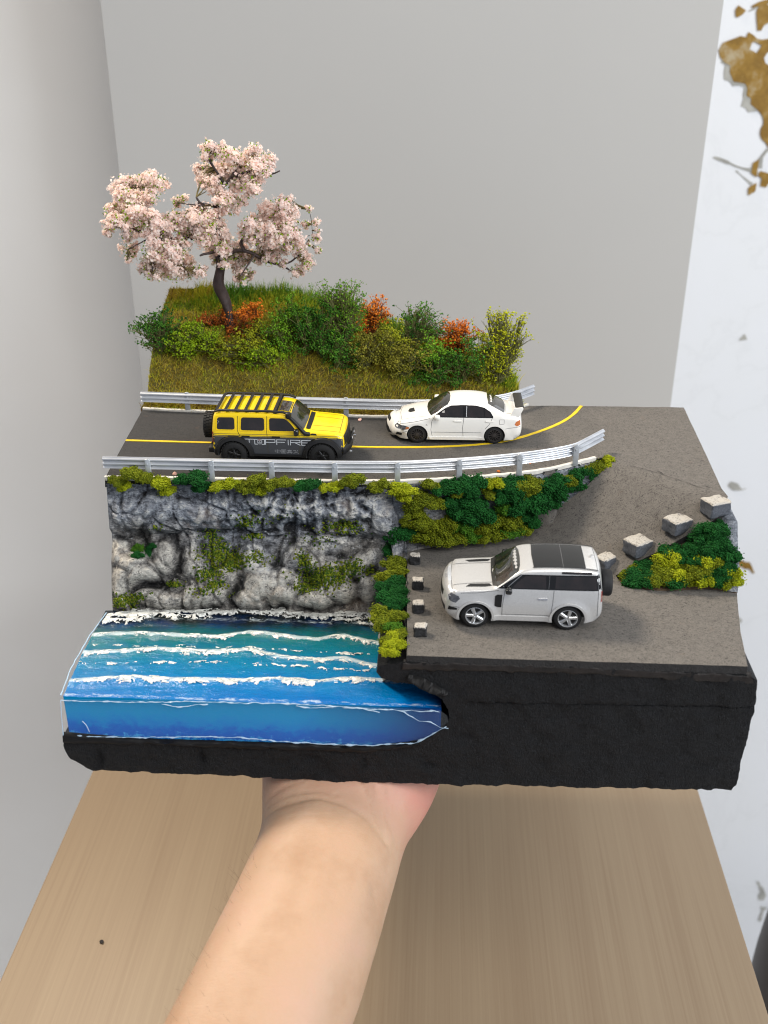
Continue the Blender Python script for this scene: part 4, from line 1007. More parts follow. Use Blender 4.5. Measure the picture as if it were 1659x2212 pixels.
def grass():
    rs = np.random.RandomState(11); n = 64000
    x = rs.uniform(-16.5, 5.0, n); y = rs.uniform(17.9, 27.4, n)
    ok = np.array([inside((a, b), hp) for a, b in zip(x, y)]); x, y = x[ok], y[ok]; n = len(x)
    yb = np.interp(x, [-17,-8,0,4.9], [27.3,27.0,25.2,23.3]); ex = yb-y
    keep = (rs.rand(n) < np.where(ex < 2.0, 1.0, .8)); x, y, ex = x[keep], y[keep], ex[keep]; n = len(x)
    z = np.array([hillz(a, b) for a, b in zip(x, y)])-.03
    rimf = np.clip((2.3-ex)/1.6, 0, 1)*(x > -14.6)
    L = (.18+.24*rs.rand(n))*(1+1.7*rimf*rs.rand(n)); w = .015+.012*rs.rand(n)
    a = rs.uniform(0, 2*pi, n); lean = rs.uniform(.15, .95, n)*(1-.55*rimf)
    dx = np.cos(a)*lean; dy = np.sin(a)*lean-.35*(1-rimf); dz = np.ones(n)*.8; l = np.sqrt(dx*dx+dy*dy+dz*dz); D = np.stack([dx/l, dy/l, dz/l], 1)
    Sd = np.stack([-np.sin(a+.9), np.cos(a+.9), np.zeros(n)], 1); B = np.stack([x, y, z], 1)
    mid = B+D*(L*.55)[:,None]; tip = B+D*L[:,None]+np.stack([dx*L*.35, dy*L*.35, -L*.18*lean], 1)
    V = np.stack([B-Sd*w[:,None], B+Sd*w[:,None], mid+Sd*(w*.8)[:,None], mid-Sd*(w*.8)[:,None], tip], 1)
    i0 = 5*np.arange(n)[:,None]
    Fc = np.concatenate([np.concatenate([i0, i0+1, i0+2], 1), np.concatenate([i0, i0+2, i0+3], 1), np.concatenate([i0+3, i0+2, i0+4], 1)])
    hue = np.clip(.5+.5*np.array([fbm(p*.45, q*.6, 5) for p, q in zip(x, y)])*1.6, 0, 1)
    t = NT('grass_blades'); g = t.t.nodes.new('ShaderNodeNewGeometry'); at = t.t.nodes.new('ShaderNodeAttribute'); at.attribute_name = 'tint'
    r = t.math('ADD', t.math('MULTIPLY', g.outputs['Random Per Island'], .45), t.math('MULTIPLY', at.outputs['Fac'], .75))
    c = t.ramp(r, [(.05, lin((132,106,48))), (.3, lin((168,146,58))), (.52, lin((184,172,48))), (.74, lin((142,158,36))), (.95, lin((82,126,34)))])
    t.set(Base_Color=c, Roughness=.8, Specular_IOR_Level=.2)
    o = np_mesh('grass', V.reshape(-1,3), Fc, t.m)
    tint = np.clip(hue*.75+rimf*.5*(x > -13.5)+.06*(y > 23)-.15*(y < 21.2), 0, 1.15); v5 = np.repeat(tint, 5).astype(np.float32)
    k = o.data.attributes.new('tint', 'FLOAT', 'POINT'); k.data.foreach_set('value', v5)
    tag(o, 'olive and yellowish static grass covering the hill, longer along its rim', kind='stuff')
grass()

# ---- shrubs on the hill
SP = {'darkgreen': [(12,50,16),(50,108,28),(112,162,52)], 'green': [(40,92,18),(96,150,30),(156,194,54)], 'olive': [(92,102,16),(150,156,26),(192,192,50)], 'brownolive': [(84,84,26),(136,132,42),(174,168,64)], 'rust': [(170,82,16),(226,118,26),(250,158,56)], 'darkrust': [(132,66,26),(180,92,34),(210,122,48)], 'lime': [(150,158,10),(194,198,22),(224,222,56)], 'leafgreen': [(80,118,12),(132,166,22),(182,200,42)]}
m_shrub = {k: leafy('foliage_'+k, v, .8, trans=.12, patch_scale=1.1) for k, v in SP.items()}
m_stem = plain('shrub_stem', (104,104,58), .85, var=.3); m_stemr = plain('rust_stem', (110,60,28), .85, var=.3)
def shrub(name, base_px, crown, kind, label, n=700, size=.06, stems=13, fill=.12, lift=0, group='shrubs growing on the hill', cat='shrub', depth=.8):
    """base_px on the slope; crown = list of (px, py, rx, ry); the branches run from the base to the crown lobes"""
    rs = np.random.RandomState(int(base_px[0]*7+base_px[1])); b = onH(*base_px, hillz, 18.4, 27.3)
    ppc = FPX/np.linalg.norm(b-CAM)
    g = empty(name, tuple(b)); tag(g, label, cat, group)
    C = []; mb = MB()
    per = n/sum(c[2]*c[3] for c in crown)
    for px, py, rx, ry in crown:
        c = onY(px, py, b[1]+rs.uniform(-.2, .2)); a, h = rx/ppc*1.12, ry/ppc/.93*1.0
        m = int(per*rx*ry); ends = []
        for k in range(max(3, int(stems*rx*ry*len(crown)/sum(q[2]*q[3] for q in crown)))):
            u = rs.normal(size=3); u /= np.linalg.norm(u); e = c+u*np.array([a, a*depth, h])*rs.uniform(.5, 1.22)+np.array([0, 0, h*.12])
            ends.append(e); s = np.array(b)+np.array([rs.uniform(-.06, .06), rs.uniform(-.06, .06), 0]); q1 = s*.55+c*.45+rs.normal(size=3)*.14
            mb.tube([s, q1, q1*.4+e*.6+rs.normal(size=3)*.08, e], [.035, .028, .02, .01], 5)
            for _ in range(3):
                e2 = e*.55+q1*.45; e3 = e+rs.normal(size=3)*np.array([a, a*depth, h])*.30; mb.tube([e2, (e2+e3)/2+rs.normal(size=3)*.05, e3], [.018, .014, .007], 4); ends.append(e3)
        E = np.array(ends); k = rs.randint(0, len(E), m)
        nf = int(m*fill); u = rs.normal(size=(m,3)); u /= np.linalg.norm(u, axis=1)[:,None]
        pts = E[k]+(rs.normal(size=(m,3))*np.array([a, a*depth, h])*.10+rs.normal(size=(m,3))*.06)
        pts[:nf] = c+u[:nf]*np.array([a, a*depth, h])*(rs.rand(nf,1)**.45)*.9
        C.append(pts)
    C = np.concatenate(C); C[:,2] = np.maximum(C[:,2], np.array([hillz(p[0], p[1]) for p in C])+.02)
    o = mb.build('stem', m_stemr if 'rust' in kind else m_stem, smooth=False); o.parent = g; o.location = -g.location
    V, Fc = crumbs(C, size*1.02, rs, (1, 1, .45)); f = np_mesh('foliage', V, Fc, m_shrub[kind]); f.parent = g; f.location = -g.location
    return g
shrub('bush', (348,763), [(305,712,22,12),(330,740,26,16),(345,690,20,20),(322,700,22,18),(370,715,20,24),(340,720,28,22)], 'darkgreen', 'dark green spreading bush overhanging the left edge of the hill', 1500)
shrub('bush', (400,775), [(385,735,26,22),(405,720,26,20),(395,755,26,18)], 'leafgreen', 'bright green low bush beside the dark one at the left hill edge', 1100)
shrub('bush', (455,760), [(440,725,30,22),(460,745,30,22),(425,745,20,18)], 'leafgreen', 'light green low bush just left of the cherry trunk', 1000)
shrub('bush', (525,775), [(515,752,36,18),(500,765,30,12),(540,742,24,16)], 'olive', 'olive low bush in front of the cherry trunk', 1000)
shrub('bush', (575,790), [(560,762,32,24),(585,780,30,20),(545,785,26,16)], 'leafgreen', 'light green bush on the slope below and right of the trunk', 1100)
shrub('bush', (575,735), [(555,712,30,22),(585,722,28,22)], 'olive', 'olive bush right of the cherry trunk', 700)
shrub('bush', (612,760), [(600,725,26,30),(612,745,26,24)], 'green', 'green bush between the trunk and the tall green shrub', 900)
shrub('shrub', (540,700), [(545,672,32,12),(520,684,16,10)], 'rust', 'rust orange low shrub behind and right of the trunk', 420, .07)
shrub('shrub', (475,705), [(455,692,22,10),(482,682,14,10)], 'darkrust', 'dark rust low shrub left of the trunk', 330, .06)
shrub('shrub', (515,722), [(512,700,24,22)], 'darkrust', 'dark rust shrub close behind the cherry trunk base', 420, .06)
shrub('bush', (625,735), [(625,668,20,30),(640,700,26,30),(612,690,20,24)], 'green', 'tall green shrub with a pointed top right of the tree', 1300)
shrub('bush', (665,760), [(655,695,28,36),(668,735,30,28)], 'darkgreen', 'dark green dense shrub left of the airy tall one', 1300)
shrub('bush', (700,775), [(690,690,26,28),(700,735,32,30)], 'darkgreen', 'darkest green shrub below the airy tall one', 1300)
shrub('airy_shrub', (740,755), [(735,628,42,16),(705,640,18,14),(765,655,20,20),(735,665,34,22),(740,705,36,28),(760,690,24,24)], 'green', 'tall airy green shrub with a net of open branches', 1700, .055, 26, .05)
shrub('bush', (725,795), [(735,755,36,30),(755,775,30,26)], 'darkgreen', 'dark green bush at the foot of the airy tall shrub', 1200)
shrub('airy_shrub', (800,728), [(808,662,24,18),(815,680,22,20),(795,705,20,14),(800,690,14,16)], 'rust', 'rust orange airy shrub left of the hill centre', 850, .055, 14, .2)
shrub('bush', (790,800), [(785,760,34,32),(808,738,24,22)], 'brownolive', 'brownish olive bush below the left rust shrub', 1100)
shrub('bush', (835,790), [(835,735,28,24),(845,760,34,28)], 'olive', 'olive shrub between the two rust orange shrubs', 1100)
shrub('airy_shrub', (880,770), [(900,672,22,20),(880,695,16,20),(915,690,30,24),(925,712,28,22),(885,725,20,20)], 'darkgreen', 'airy bluish green shrub with open branches mid hill', 900, .055, 22, .04)
shrub('bush', (880,815), [(880,780,40,30),(855,790,26,22)], 'brownolive', 'brownish olive bush right of the hill centre above the rail', 1200)
shrub('bush', (930,810), [(930,760,34,34),(915,785,30,26)], 'green', 'green bush below the airy bluish shrub', 1100)
shrub('airy_shrub', (985,785), [(985,708,30,16),(965,730,24,20),(1000,728,26,22),(985,752,22,20)], 'rust', 'bright orange shrub near the right end of the hill', 1300, .06, 16, .3)
shrub('bush', (1000,828), [(1015,775,34,34),(985,795,32,28)], 'darkgreen', 'dark green bush in front of the bright orange shrub', 1200)
shrub('bush', (945,835), [(945,805,34,24),(915,820,30,16)], 'darkgreen', 'low dark green bush just above the white car', 900)
shrub('bush', (1040,830), [(1035,790,26,36),(1045,750,18,24)], 'olive', 'yellowish olive bush beside the lime one', 900)
shrub('airy_shrub', (1075,832), [(1066,685,12,14),(1090,690,20,16),(1130,692,12,10),(1075,725,24,26),(1112,725,26,20),(1070,770,30,34),(1085,790,26,34),(1105,755,18,22)], 'lime', 'bright lime airy shrub at the right end of the hill', 2000, .055, 26, .25)

# ================================================================== CHERRY TREE
TY = 23.4
def tp(cx, cy, dy=0): return onY(189+.3255*cx, 270+.3255*cy, TY+dy)         # from an enlarged view of the tree
tb = tp(965, 1400)
tree = empty('cherry_tree', tuple(tb)); tag(tree, 'cherry tree in pale pink blossom with a twisted dark trunk on the hill', 'tree')
m_bark = plain('dark_brown_bark', (58,45,42), .62, var=.45, vs=1.6, bump=1, bs=4)
m_twig = plain('thin_olive_twig', (104,92,52), .8, var=.3)
def treepart(mb, name, m, **k):
    o = mb.build(name, m, **k); o.parent = tree; o.location = -tree.location; return o
mb = MB()
tr = resample(chaikin([tuple(tp(*c)) for c in [(985,1440,0),(962,1370,0),(940,1300,.1),(932,1230,.15),(918,1170,.1),(888,1110,0),(866,1060,-.1),(872,1000,0),(885,930,.1),(884,860,.1)]], 2), .12)
k = len(tr); rad = [np.interp(i/k, [0,.08,.25,.5,.6,.75,1], [.56,.37,.30,.29,.32,.29,.33]) for i in range(k)]
n = 16; vs = []
for i, p in enumerate(tr):
    for j in range(n):
        q = 2*pi*j/n; w = rad[i]*(1+.16*sin(2*q+i*.28)+.12*noise.noise(Vector((cos(q)*1.5, sin(q)*1.5, i*.11)))); vs.append((p[0]+w*cos(q), p[1]+w*sin(q), p[2]))
mb.add(vs, [(i*n+j, i*n+(j+1) % n, (i+1)*n+(j+1) % n, (i+1)*n+j) for i in range(k-1) for j in range(n)]+[tuple(range((k-1)*n, k*n))])
treepart(mb, 'trunk', m_bark, angle=180)
LIMB = [([(884,870,.1),(872,740,.2),(858,640,.1),(855,540,0),(872,460,-.1),(905,400,0),(960,340,.2),(1010,270,.4)], .36, .10), ([(960,345,.2),(1090,305,0),(1210,332,-.4),(1278,305,-.6)], .17, .05), ([(905,400,0),(860,310,-.3),(800,230,-.5),(800,140,-.4)], .15, .05),
        ([(878,830,0),(790,850,-.6),(745,870,-1.)], .18, .07), ([(872,760,.1),(770,740,.5),(690,735,.4),(620,755,0),(510,770,-.5),(430,735,-.6),(340,705,-.4),(240,672,0),(150,690,.4)], .27, .07), ([(690,735,.4),(640,650,.9),(480,600,1.2),(400,560,.9),(330,420,.8)], .17, .05), ([(240,672,0),(230,600,.3),(150,570,.2)], .12, .05),
        ([(888,850,.1),(960,838,-.4),(1040,828,-.7),(1110,858,-.6),(1190,905,-.2),(1300,935,.1),(1390,885,.3),(1470,760,.4)], .21, .04), ([(1040,828,-.7),(1010,760,-.2),(1100,700,.6),(1230,680,1.),(1300,560,1.1)], .17, .05), ([(855,540,0),(790,535,-.5),(745,515,-.6),(722,478,-.6)], .16, .06), ([(790,535,-.5),(700,530,-.8),(600,510,-.9)], .08, .03), ([(745,515,-.6),(700,528,-.5)], .07, .03),
        ([(1110,858,-.6),(1060,930,-1.),(1010,1010,-1.2)], .1, .04), ([(1300,935,.1),(1335,965,.1),(1390,980,0)], .1, .03), ([(510,770,-.5),(440,880,-.9),(430,980,-1.1)], .12, .04), ([(620,755,0),(600,870,-.3),(650,950,-.5)], .11, .04), ([(430,735,-.6),(320,800,-.9),(270,830,-1.)], .08, .03), ([(1470,560,.4),(1480,620,.4),(1500,740,.4)], .03, .02), ([(1390,760,.4),(1480,735,.4)], .04, .02), ([(690,760,.3),(692,700,.0)], .12, .08)]
limb_pts = []
for pts, r0, r1 in LIMB:
    Q = resample(chaikin([tuple(tp(*c)) for c in pts], 2), .16); k = len(Q)
    Q = np.array([q+.06*np.array(noise.noise_vector(Vector(q*1.7))) for q in Q]); limb_pts.append(Q)
    treepart(MB().tube(Q, [.64*(r0+(r1-r0)*i/k)*(1+.3*noise.noise(Vector(Q[i]*3))) for i in range(k)], 9), 'limb', m_bark, angle=180)
LP = np.concatenate(limb_pts)
CL = [(800,140,36),(790,205,46),(880,180,52),(960,215,62),(1000,290,88),(1100,150,36),(1110,230,62),(1190,230,48),(1100,320,80),(900,300,72),(790,310,62),(760,320,40),(780,370,44),(850,400,62),(1080,420,60),(1000,390,66),(1180,320,40),(910,490,56),(950,540,54),(1010,505,36),(600,510,34),(650,495,26),
      (220,400,52),(280,410,62),(370,385,52),(430,365,52),(490,390,44),(250,470,52),(330,480,44),(430,465,56),(150,575,44),(140,660,40),(230,560,62),(310,570,70),(300,650,70),(210,640,54),(140,710,28),(260,725,42),(380,600,54),(280,830,48),(280,890,24),(390,690,54),(430,640,62),(500,690,80),(560,620,54),(620,650,62),(700,620,70),(780,620,80),(850,640,54),(760,700,80),(860,720,62),(840,800,72),(900,820,52),(880,880,54),(905,925,34),
      (440,830,70),(400,900,54),(470,900,80),(540,850,70),(600,870,70),(620,800,52),(440,990,50),(560,970,70),(660,960,62),(740,970,40),(500,760,52),(380,950,40),(960,800,44),(1010,820,44),(1080,660,62),(1060,720,52),(1130,740,72),(1180,620,70),(1230,560,70),(1310,540,60),(1340,510,34),(1290,630,80),(1330,680,72),(1240,720,72),(1330,750,72),(1180,790,62),(1280,790,54),(1390,790,52),(1410,840,44),(1020,890,52),(1080,870,44),(1000,950,44),(1020,1010,44),(1060,990,34),(1130,870,42),(1450,900,48),(1385,975,40),(1460,935,30),(1470,555,22),(1450,660,26),(1520,650,22),(1510,760,26),(1530,830,20),(1470,790,14),(1530,700,14),(1100,985,16),(1200,888,40),(1290,912,34),(1250,850,46),(1160,850,36),(700,680,50),(640,720,44),(960,870,40)]
def petals(C, size, rs, out):
    n = len(C); sz = size*(.6+.8*rs.rand(n)); u = out+rs.normal(size=(n,3))*.75; u /= np.linalg.norm(u, axis=1)[:,None]
    a = np.cross(u, rs.normal(size=(n,3))); a /= np.linalg.norm(a, axis=1)[:,None]; b = np.cross(u, a); k = (.35*rs.rand(n)*sz)[:,None]
    s_ = sz[:,None]; w = (.7+.4*rs.rand(n))[:,None]
    V = np.stack([C-a*s_*.8, C-b*s_*w*.75+u*k, C+a*s_+u*k*1.4, C+b*s_*w*.75+u*k], 1).reshape(-1,3); i0 = 4*np.arange(n)[:,None]
    return V, np.concatenate([np.concatenate([i0, i0+1, i0+2], 1), np.concatenate([i0, i0+2, i0+3], 1)])
def blossom():
    rs = np.random.RandomState(21); C, tw = [], MB(); G = []; OUT = []
    for cx, cy, r in CL:
        dy = rs.uniform(-1.1, 1.1)*min(1, r/60); c = tp(cx, cy, dy); R_ = .96*r*.3255/(FPX/np.linalg.norm(c-CAM))
        near = LP[np.argmin(np.linalg.norm((LP-c)*np.array([1,.6,1]), axis=1))]
        nt = 3+int(r/9)
        for q in range(nt):
            u = rs.normal(size=3); u /= np.linalg.norm(u); e = c+u*R_*np.array([1,.9,1])*rs.uniform(.5, 1.18)
            mid = near*.45+e*.55+rs.normal(size=3)*R_*.25
            tw.tube([near, mid, e], [.035, .022, .012], 4)
            for _ in range(2): d = rs.normal(size=3)*R_*.3; tw.tube([mid*.3+e*.7, e+d], [.013, .007], 3)
            m = int(54*(r/60)**1.3)+5
            lump = e+rs.normal(size=3)*R_*.12
            o_ = rs.normal(size=(m,3)); C.append(lump+o_*R_*.20); OUT.append(o_*.7+u+np.array([0,-.3,.3]))
        m = int(45*(r/60)**2); u = rs.normal(size=(m,3)); u /= np.linalg.norm(u, axis=1)[:,None]; C.append(c+u*R_*.78*(rs.rand(m,1)**.4)*np.array([1,.9,1])); OUT.append(u+np.array([0,-.3,.3]))
        m = int(40*(r/60)**2)+4; u = rs.normal(size=(m,3)); u /= np.linalg.norm(u, axis=1)[:,None]; C.append(c+u*R_*rs.uniform(.85, 1.5, (m,1))); OUT.append(u)
        m = int(40*r/60); u = rs.normal(size=(m,3)); u /= np.linalg.norm(u, axis=1)[:,None]; G.append(c+u*R_*rs.uniform(.7, 1.15, (m,1)))
    C = np.concatenate(C); V, Fc = petals(C, .10, rs, np.concatenate(OUT))
    t = leafy('pale_pink_blossom', [(255,236,226),(255,244,237),(255,226,214),(255,248,243),(255,234,224)], .8, trans=.5)
    f = np_mesh('blossom', V, Fc, t); f.parent = tree; f.location = -tree.location; f['kind'] = 'stuff'
    G = np.concatenate(G); V, Fc = crumbs(G, .05, rs); f = np_mesh('young_leaves', V, Fc, m_shrub['leafgreen']); f.parent = tree; f.location = -tree.location; f['kind'] = 'stuff'
    o = treepart(tw, 'twigs', m_twig, smooth=False); o['kind'] = 'stuff'
blossom()

# tell look-alike bushes apart by their order in the picture
from collections import defaultdict
byl = defaultdict(list)
for o in COL.objects:
    if o.name.startswith('foam_bush') and o.get('label'): byl[o['label']].append(o)
for l, os_ in byl.items():
    if len(os_) < 2: continue
    os_.sort(key=lambda o: proj(o.location)[0]); n = len(os_)
    words_ = {2: ['left one', 'right one'], 3: ['left one', 'middle one', 'right one'], 4: ['leftmost', 'second from left', 'second from right', 'rightmost']}.get(n) or [f'{w} from left' for w in ('first','second','third','fourth','fifth','sixth','seventh','eighth')][:n]
    for o, w in zip(os_, words_): o['label'] = f'{l}, {w}' if len(f'{l} {w}'.split()) <= 16 else f'{l}, {w}'.replace(' on the embankment,', ' on embankment,').replace(' from ', ' from the ').replace('second from the left', 'second').replace('second from the right', 'third').replace(' on the slope', '')
# ================================================================== MODEL CARS
m_tyre = plain('black_rubber', (22,22,23), .7, var=.2, vs=8)
m_blackp = plain('black_plastic', (20,20,21), .5, var=.1)
m_gloss = plain('gloss_black', (9,9,10), .12, coat=.6, var=0)
def glass_mat(name, c, a):
    t = NT(name); t.set(Base_Color=t.ramp(t.noise(1.6, 4, .6), [(.35, lin(c)), (.7, lin(a))]), Roughness=.06, Coat_Weight=1.0, Coat_Roughness=.03, Specular_IOR_Level=.6); return t.m
m_glass = glass_mat('smoked_glass', (17,15,15), (38,30,29)); m_wind = glass_mat('windscreen_glass', (26,27,24), (60,58,52))
m_seam = plain('panel_gap', (88,88,90), .7, var=0); m_seamd = plain('dark_panel_gap', (70,60,8), .7, var=0)
m_chrome = NT('chrome'); m_chrome.set(Base_Color=(.8,.8,.82), Metallic=1, Roughness=.16); m_chrome = m_chrome.m
m_silverrim = plain('silver_alloy', (202,204,206), .24, metal=.75, var=.05); m_gun = plain('gunmetal_alloy', (92,88,86), .35, metal=.7, var=.1); m_darkrim = plain('black_alloy', (30,30,31), .45, metal=.3, var=.1)
m_lamp = glass_mat('headlamp_lens', (24,24,28), (120,122,128)); m_red = plain('red_lens', (150,40,26), .15, coat=.6, var=.2, vs=9); m_amber = plain('amber_lens', (190,110,62), .15, coat=.6, var=.2, vs=9)
m_white_txt = plain('white_print', (206,210,214), .5, var=0); m_grey_txt = plain('grey_print', (150,152,156), .5, var=0)
def paint(name, c, metal=0, flake=0, rough=.22):
    t = NT(name); c = lin(c); f = t.noise(60, 2, .5)
    t.set(Base_Color=t.ramp(f, [(.4, tuple(k*(1-flake) for k in c)), (.6, tuple(min(1, k*(1+flake)) for k in c))]), Metallic=metal, Roughness=rough, Coat_Weight=.55, Coat_Roughness=.06); return t.m

class Car:
    def __init__(s, name, label, at, rz, prof, Wd, L, sill, arches, fillet, tumble, camber, mat, flare=.0):
        s.root = empty(name, at, rz); tag(s.root, label, 'model car', 'die-cast model cars on the diorama')
        s.P = resample(chaikin(prof, 2), .075); s.W = Wd; s.L = L; s.sill = sill; s.arches = arches; s.fillet = fillet; s.tumble = tumble; s.camber = camber; s.flare = flare
        P = s.P; s.T = np.r_[0, np.cumsum(np.linalg.norm(np.diff(P, axis=0), axis=1))]
        t = np.gradient(P, axis=0); t /= np.linalg.norm(t, axis=1)[:,None]; s.N = np.stack([-t[:,1], t[:,0]], 1)
        s.A = P[:-1]; s.D = P[1:]-P[:-1]; s.D2 = (s.D**2).sum(1)
        s.wp = np.array([s.hw(x, z, edge=True) for x, z in P])
        s.body(mat)
    def dist(s, x, z):
        q = np.array([x, z]); u = np.clip(((q-s.A)*s.D).sum(1)/s.D2, 0, 1); e = s.A+s.D*u[:,None]; d = np.hypot(e[:,0]-x, e[:,1]-z); i = int(np.argmin(d)); return d[i], e[i]
    def hw(s, x, z, edge=False):
        d, e = (0, np.array([x, z])) if edge else s.dist(x, z)
        rx, ry = s.fillet(e[0], e[1]); w = s.W/2-s.tumble(x, z)
        if s.flare:
            for ax, az, ar in s.arches:
                k = hypot(x-ax, z-az)-ar; w += s.flare*exp(-(max(0, k-.10)/.11)**2) if z > .3 else 0
        if d < rx: w -= ry*(1-sqrt(max(0, 1-(1-d/rx)**2)))
        return w
    def side(s, sg): return lambda x, z, off: (x-s.L/2, sg*(s.hw(x, z)+off), z)
    def top(s, t, y, off):
        p = np.array([np.interp(t, s.T, s.P[:,0]), np.interp(t, s.T, s.P[:,1])]); n = np.array([np.interp(t, s.T, s.N[:,0]), np.interp(t, s.T, s.N[:,1])]); w = np.interp(t, s.T, s.wp)
        v = min(1, abs(y)/w); q = p+n*(s.camber(p[0], p[1])*(1-v**2.2)+off); return (q[0]-s.L/2, y, q[1])
    def t_at(s, x, z):
        return float(s.T[np.argmin(np.hypot(s.P[:,0]-x, s.P[:,1]-z))])
    def tx(s, x):                                  # arc position on the upper surface at length x
        m = np.where(s.P[:,1] > s.P[:,1].max()*.42)[0]; return float(np.interp(x, s.P[m,0], s.T[m]))
    def add(s, mb, name, m, par=None, **k):
        k.setdefault('recalc', False)
        return mb.build(name, m, par or s.root, **k)
    def body(s, mat):
        out = [tuple(p) for p in s.P]; bot = []; x = out[-1][0]
        for ax, az, ar in sorted(s.arches, reverse=True):
            h = sqrt(max(0, ar*ar-(s.sill-az)**2)); a0 = atan2(s.sill-az, h)
            for k in range(19):
                a = a0+(pi-2*a0)*k/18; bot.append((ax+ar*cos(a), az+ar*sin(a)))
        poly = out+bot
        extra = []
        for (x, z), n in zip(s.P, s.N):
            r = s.fillet(x, z)[0]
            for f in (.04, .14, .32, .6, 1.0): extra.append((x-n[0]*r*f, z-n[1]*r*f))
        P, F = fill2d(poly, .13, extra); mb = MB()
        prof = set((round(x, 5), round(z, 5)) for x, z in out)
        for sg in (1, -1):
            vs = [(x-s.L/2, sg*s.hw(x, z), z) for x, z in P]; n = len(vs); fs = list(F)
            inn = {}
            for a, b in boundary(F):
                if all((round(P[i][0], 5), round(P[i][1], 5)) in prof for i in (a, b)): continue
                for i in (a, b):
                    if i not in inn: inn[i] = len(vs); vs.append((vs[i][0], vs[i][1]-sg*.16, vs[i][2]))
                fs.append((b, a, inn[a], inn[b]))
            mb.add(vs, fs)
        K = 17; vs = []
        for i in range(len(s.P)):
            for j in range(K):
                v = sin((j/(K-1)*2-1)*pi/2*.98)/sin(pi/2*.98); vs.append(s.top(s.T[i], v*s.wp[i], 0))
        mb.add(vs, [(i*K+j, i*K+j+1, (i+1)*K+j+1, (i+1)*K+j) for i in range(len(s.P)-1) for j in range(K-1)])
        s.bodyobj = s.add(mb, 'body', mat, weld=.006, recalc=True, angle=42)
        x0, x1 = s.P[:,0].min()+.25, s.P[:,0].max()-.25; zt = s.sill+.75
        xs = sorted([x0, x1]+[a[0]-a[2]*.98 for a in s.arches]+[a[0]+a[2]*.98 for a in s.arches]); c = MB()
        c.box(((x0+x1)/2-s.L/2, 0, s.sill+.32), (x1-x0, s.W-1.0, .62))
        c.box(((xs[2]+xs[3])/2-s.L/2, 0, s.sill+.12), (xs[3]-xs[2], s.W-.3, .2))
        s.add(c, 'chassis', m_blackp, smooth=False)
    def sp(s, name, poly, m, sides=(1,-1), off=.012, thick=0, par=None, step=.16, holes=()):
        r = []
        for sg in sides:
            mb = MB(); patch(mb, poly, s.side(sg), off, thick, step, holes=holes); r.append(s.add(mb, name, m, par, angle=45, recalc=bool(thick)))
        return r
    def tpp(s, name, poly, m, off=.012, thick=0, par=None, step=.16):
        mb = MB(); patch(mb, poly, s.top, off, thick, step); return s.add(mb, name, m, par, angle=45, recalc=bool(thick))
    def seam(s, lines, m, w=.022, sides=(1,-1), fn=None, name='panel_gap', off=.008):
        o = None
        for f in ([fn] if fn else [s.side(g) for g in sides]):
            for ln in lines:
                Q = resample(ln, .08); n = len(Q); t = np.gradient(Q, axis=0); t /= np.linalg.norm(t, axis=1)[:,None]+1e-9; vs = []
                for q, u in zip(Q, t):
                    vs += [f(q[0]-u[1]*w/2, q[1]+u[0]*w/2, off), f(q[0]+u[1]*w/2, q[1]-u[0]*w/2, off)]
                o = s.add(MB().add(vs, [(2*i, 2*i+1, 2*i+3, 2*i+2) for i in range(n-1)]), name, m, s.bodyobj)
        return o
    def wheel(s, x, z, sg, R, w, style, name='wheel', yc=None, axis='y', pos=None):
        yo = s.W/2-w/2-.07 if yc is None else yc
        rr = R*(.70 if style != 'off' else .55)
        g = MB(); c0 = (0,0,0)
        g.lathe([(0,-w*.25),(rr*.98,-w*.3),(rr*.98,-w*.26),(0,-w*.2)], 24, axis='y')
        hub = s.add(g, name, m_blackp, angle=45)
        T = MB(); T.lathe([(rr,-w/2),(R*.9,-w/2),(R*.97,-w*.42),(R,-w*.3),(R,w*.3),(R*.97,w*.42),(R*.9,w/2),(rr,w/2)], 44, axis='y', close=True)
        if style == 'off':
            for k in range(26):
                q = 2*pi*k/26
                for h, o in ((-.3,0),(.3,.12),(0,.06)):
                    T.box((R*1.0*cos(q+o), h*w, R*1.0*sin(q+o)), (R*.09, w*.24, R*.11), rz=0) if False else T.add([( (R*a)*cos(q+o+b*.085), h*w+c*w*.13, (R*a)*sin(q+o+b*.085)) for a in (.95, 1.06) for b in (-1, 1) for c in (-1, 1)], [(0,1,3,2),(4,6,7,5),(0,4,5,1),(2,3,7,6),(0,2,6,4),(1,5,7,3)])
        else:
            for k in (-.18, 0, .18): T.lathe([(R*1.002, k*w-.012),(R*1.004, k*w),(R*1.002, k*w+.012)], 44, axis='y')
        s.add(T, 'tyre', m_tyre, hub, angle=50)
        out = -w/2*1.0                                     # outer face on -y, mirrored below
        Rm = MB(); Rm.lathe([(rr*1.0,out+.0),(rr*1.02,out-.015),(rr*.96,out-.02),(rr*.91,out+.015),(rr*.88,out+.12),(rr*.9,out+.2)], 44, axis='y')
        m = {'star': m_silverrim, 'multi': m_gun, 'off': m_darkrim}[style]
        def spoke(q, w0, w1, d0=.03, d1=.05, r0=.12, r1=.92):
            vs = []
            for r, ww, dd in ((r0*rr, w0, d0), (rr*.5, (w0+w1)/2*.92, d0+.0), (r1*rr, w1, d1)):
                for a, b in ((-1,0),(-.55,-.03),(.55,-.03),(1,0),(1,.09),(-1,.09)):
                    tx, tz = r*cos(q)-a*ww*sin(q), r*sin(q)+a*ww*cos(q); vs.append((tx, out+dd+b, tz))
            fs = [(6*i+j, 6*i+(j+1) % 6, 6*i+6+(j+1) % 6, 6*i+6+j) for i in range(2) for j in range(6)]+[tuple(range(6)), tuple(range(17, 11, -1))]
            Rm.add(vs, fs)
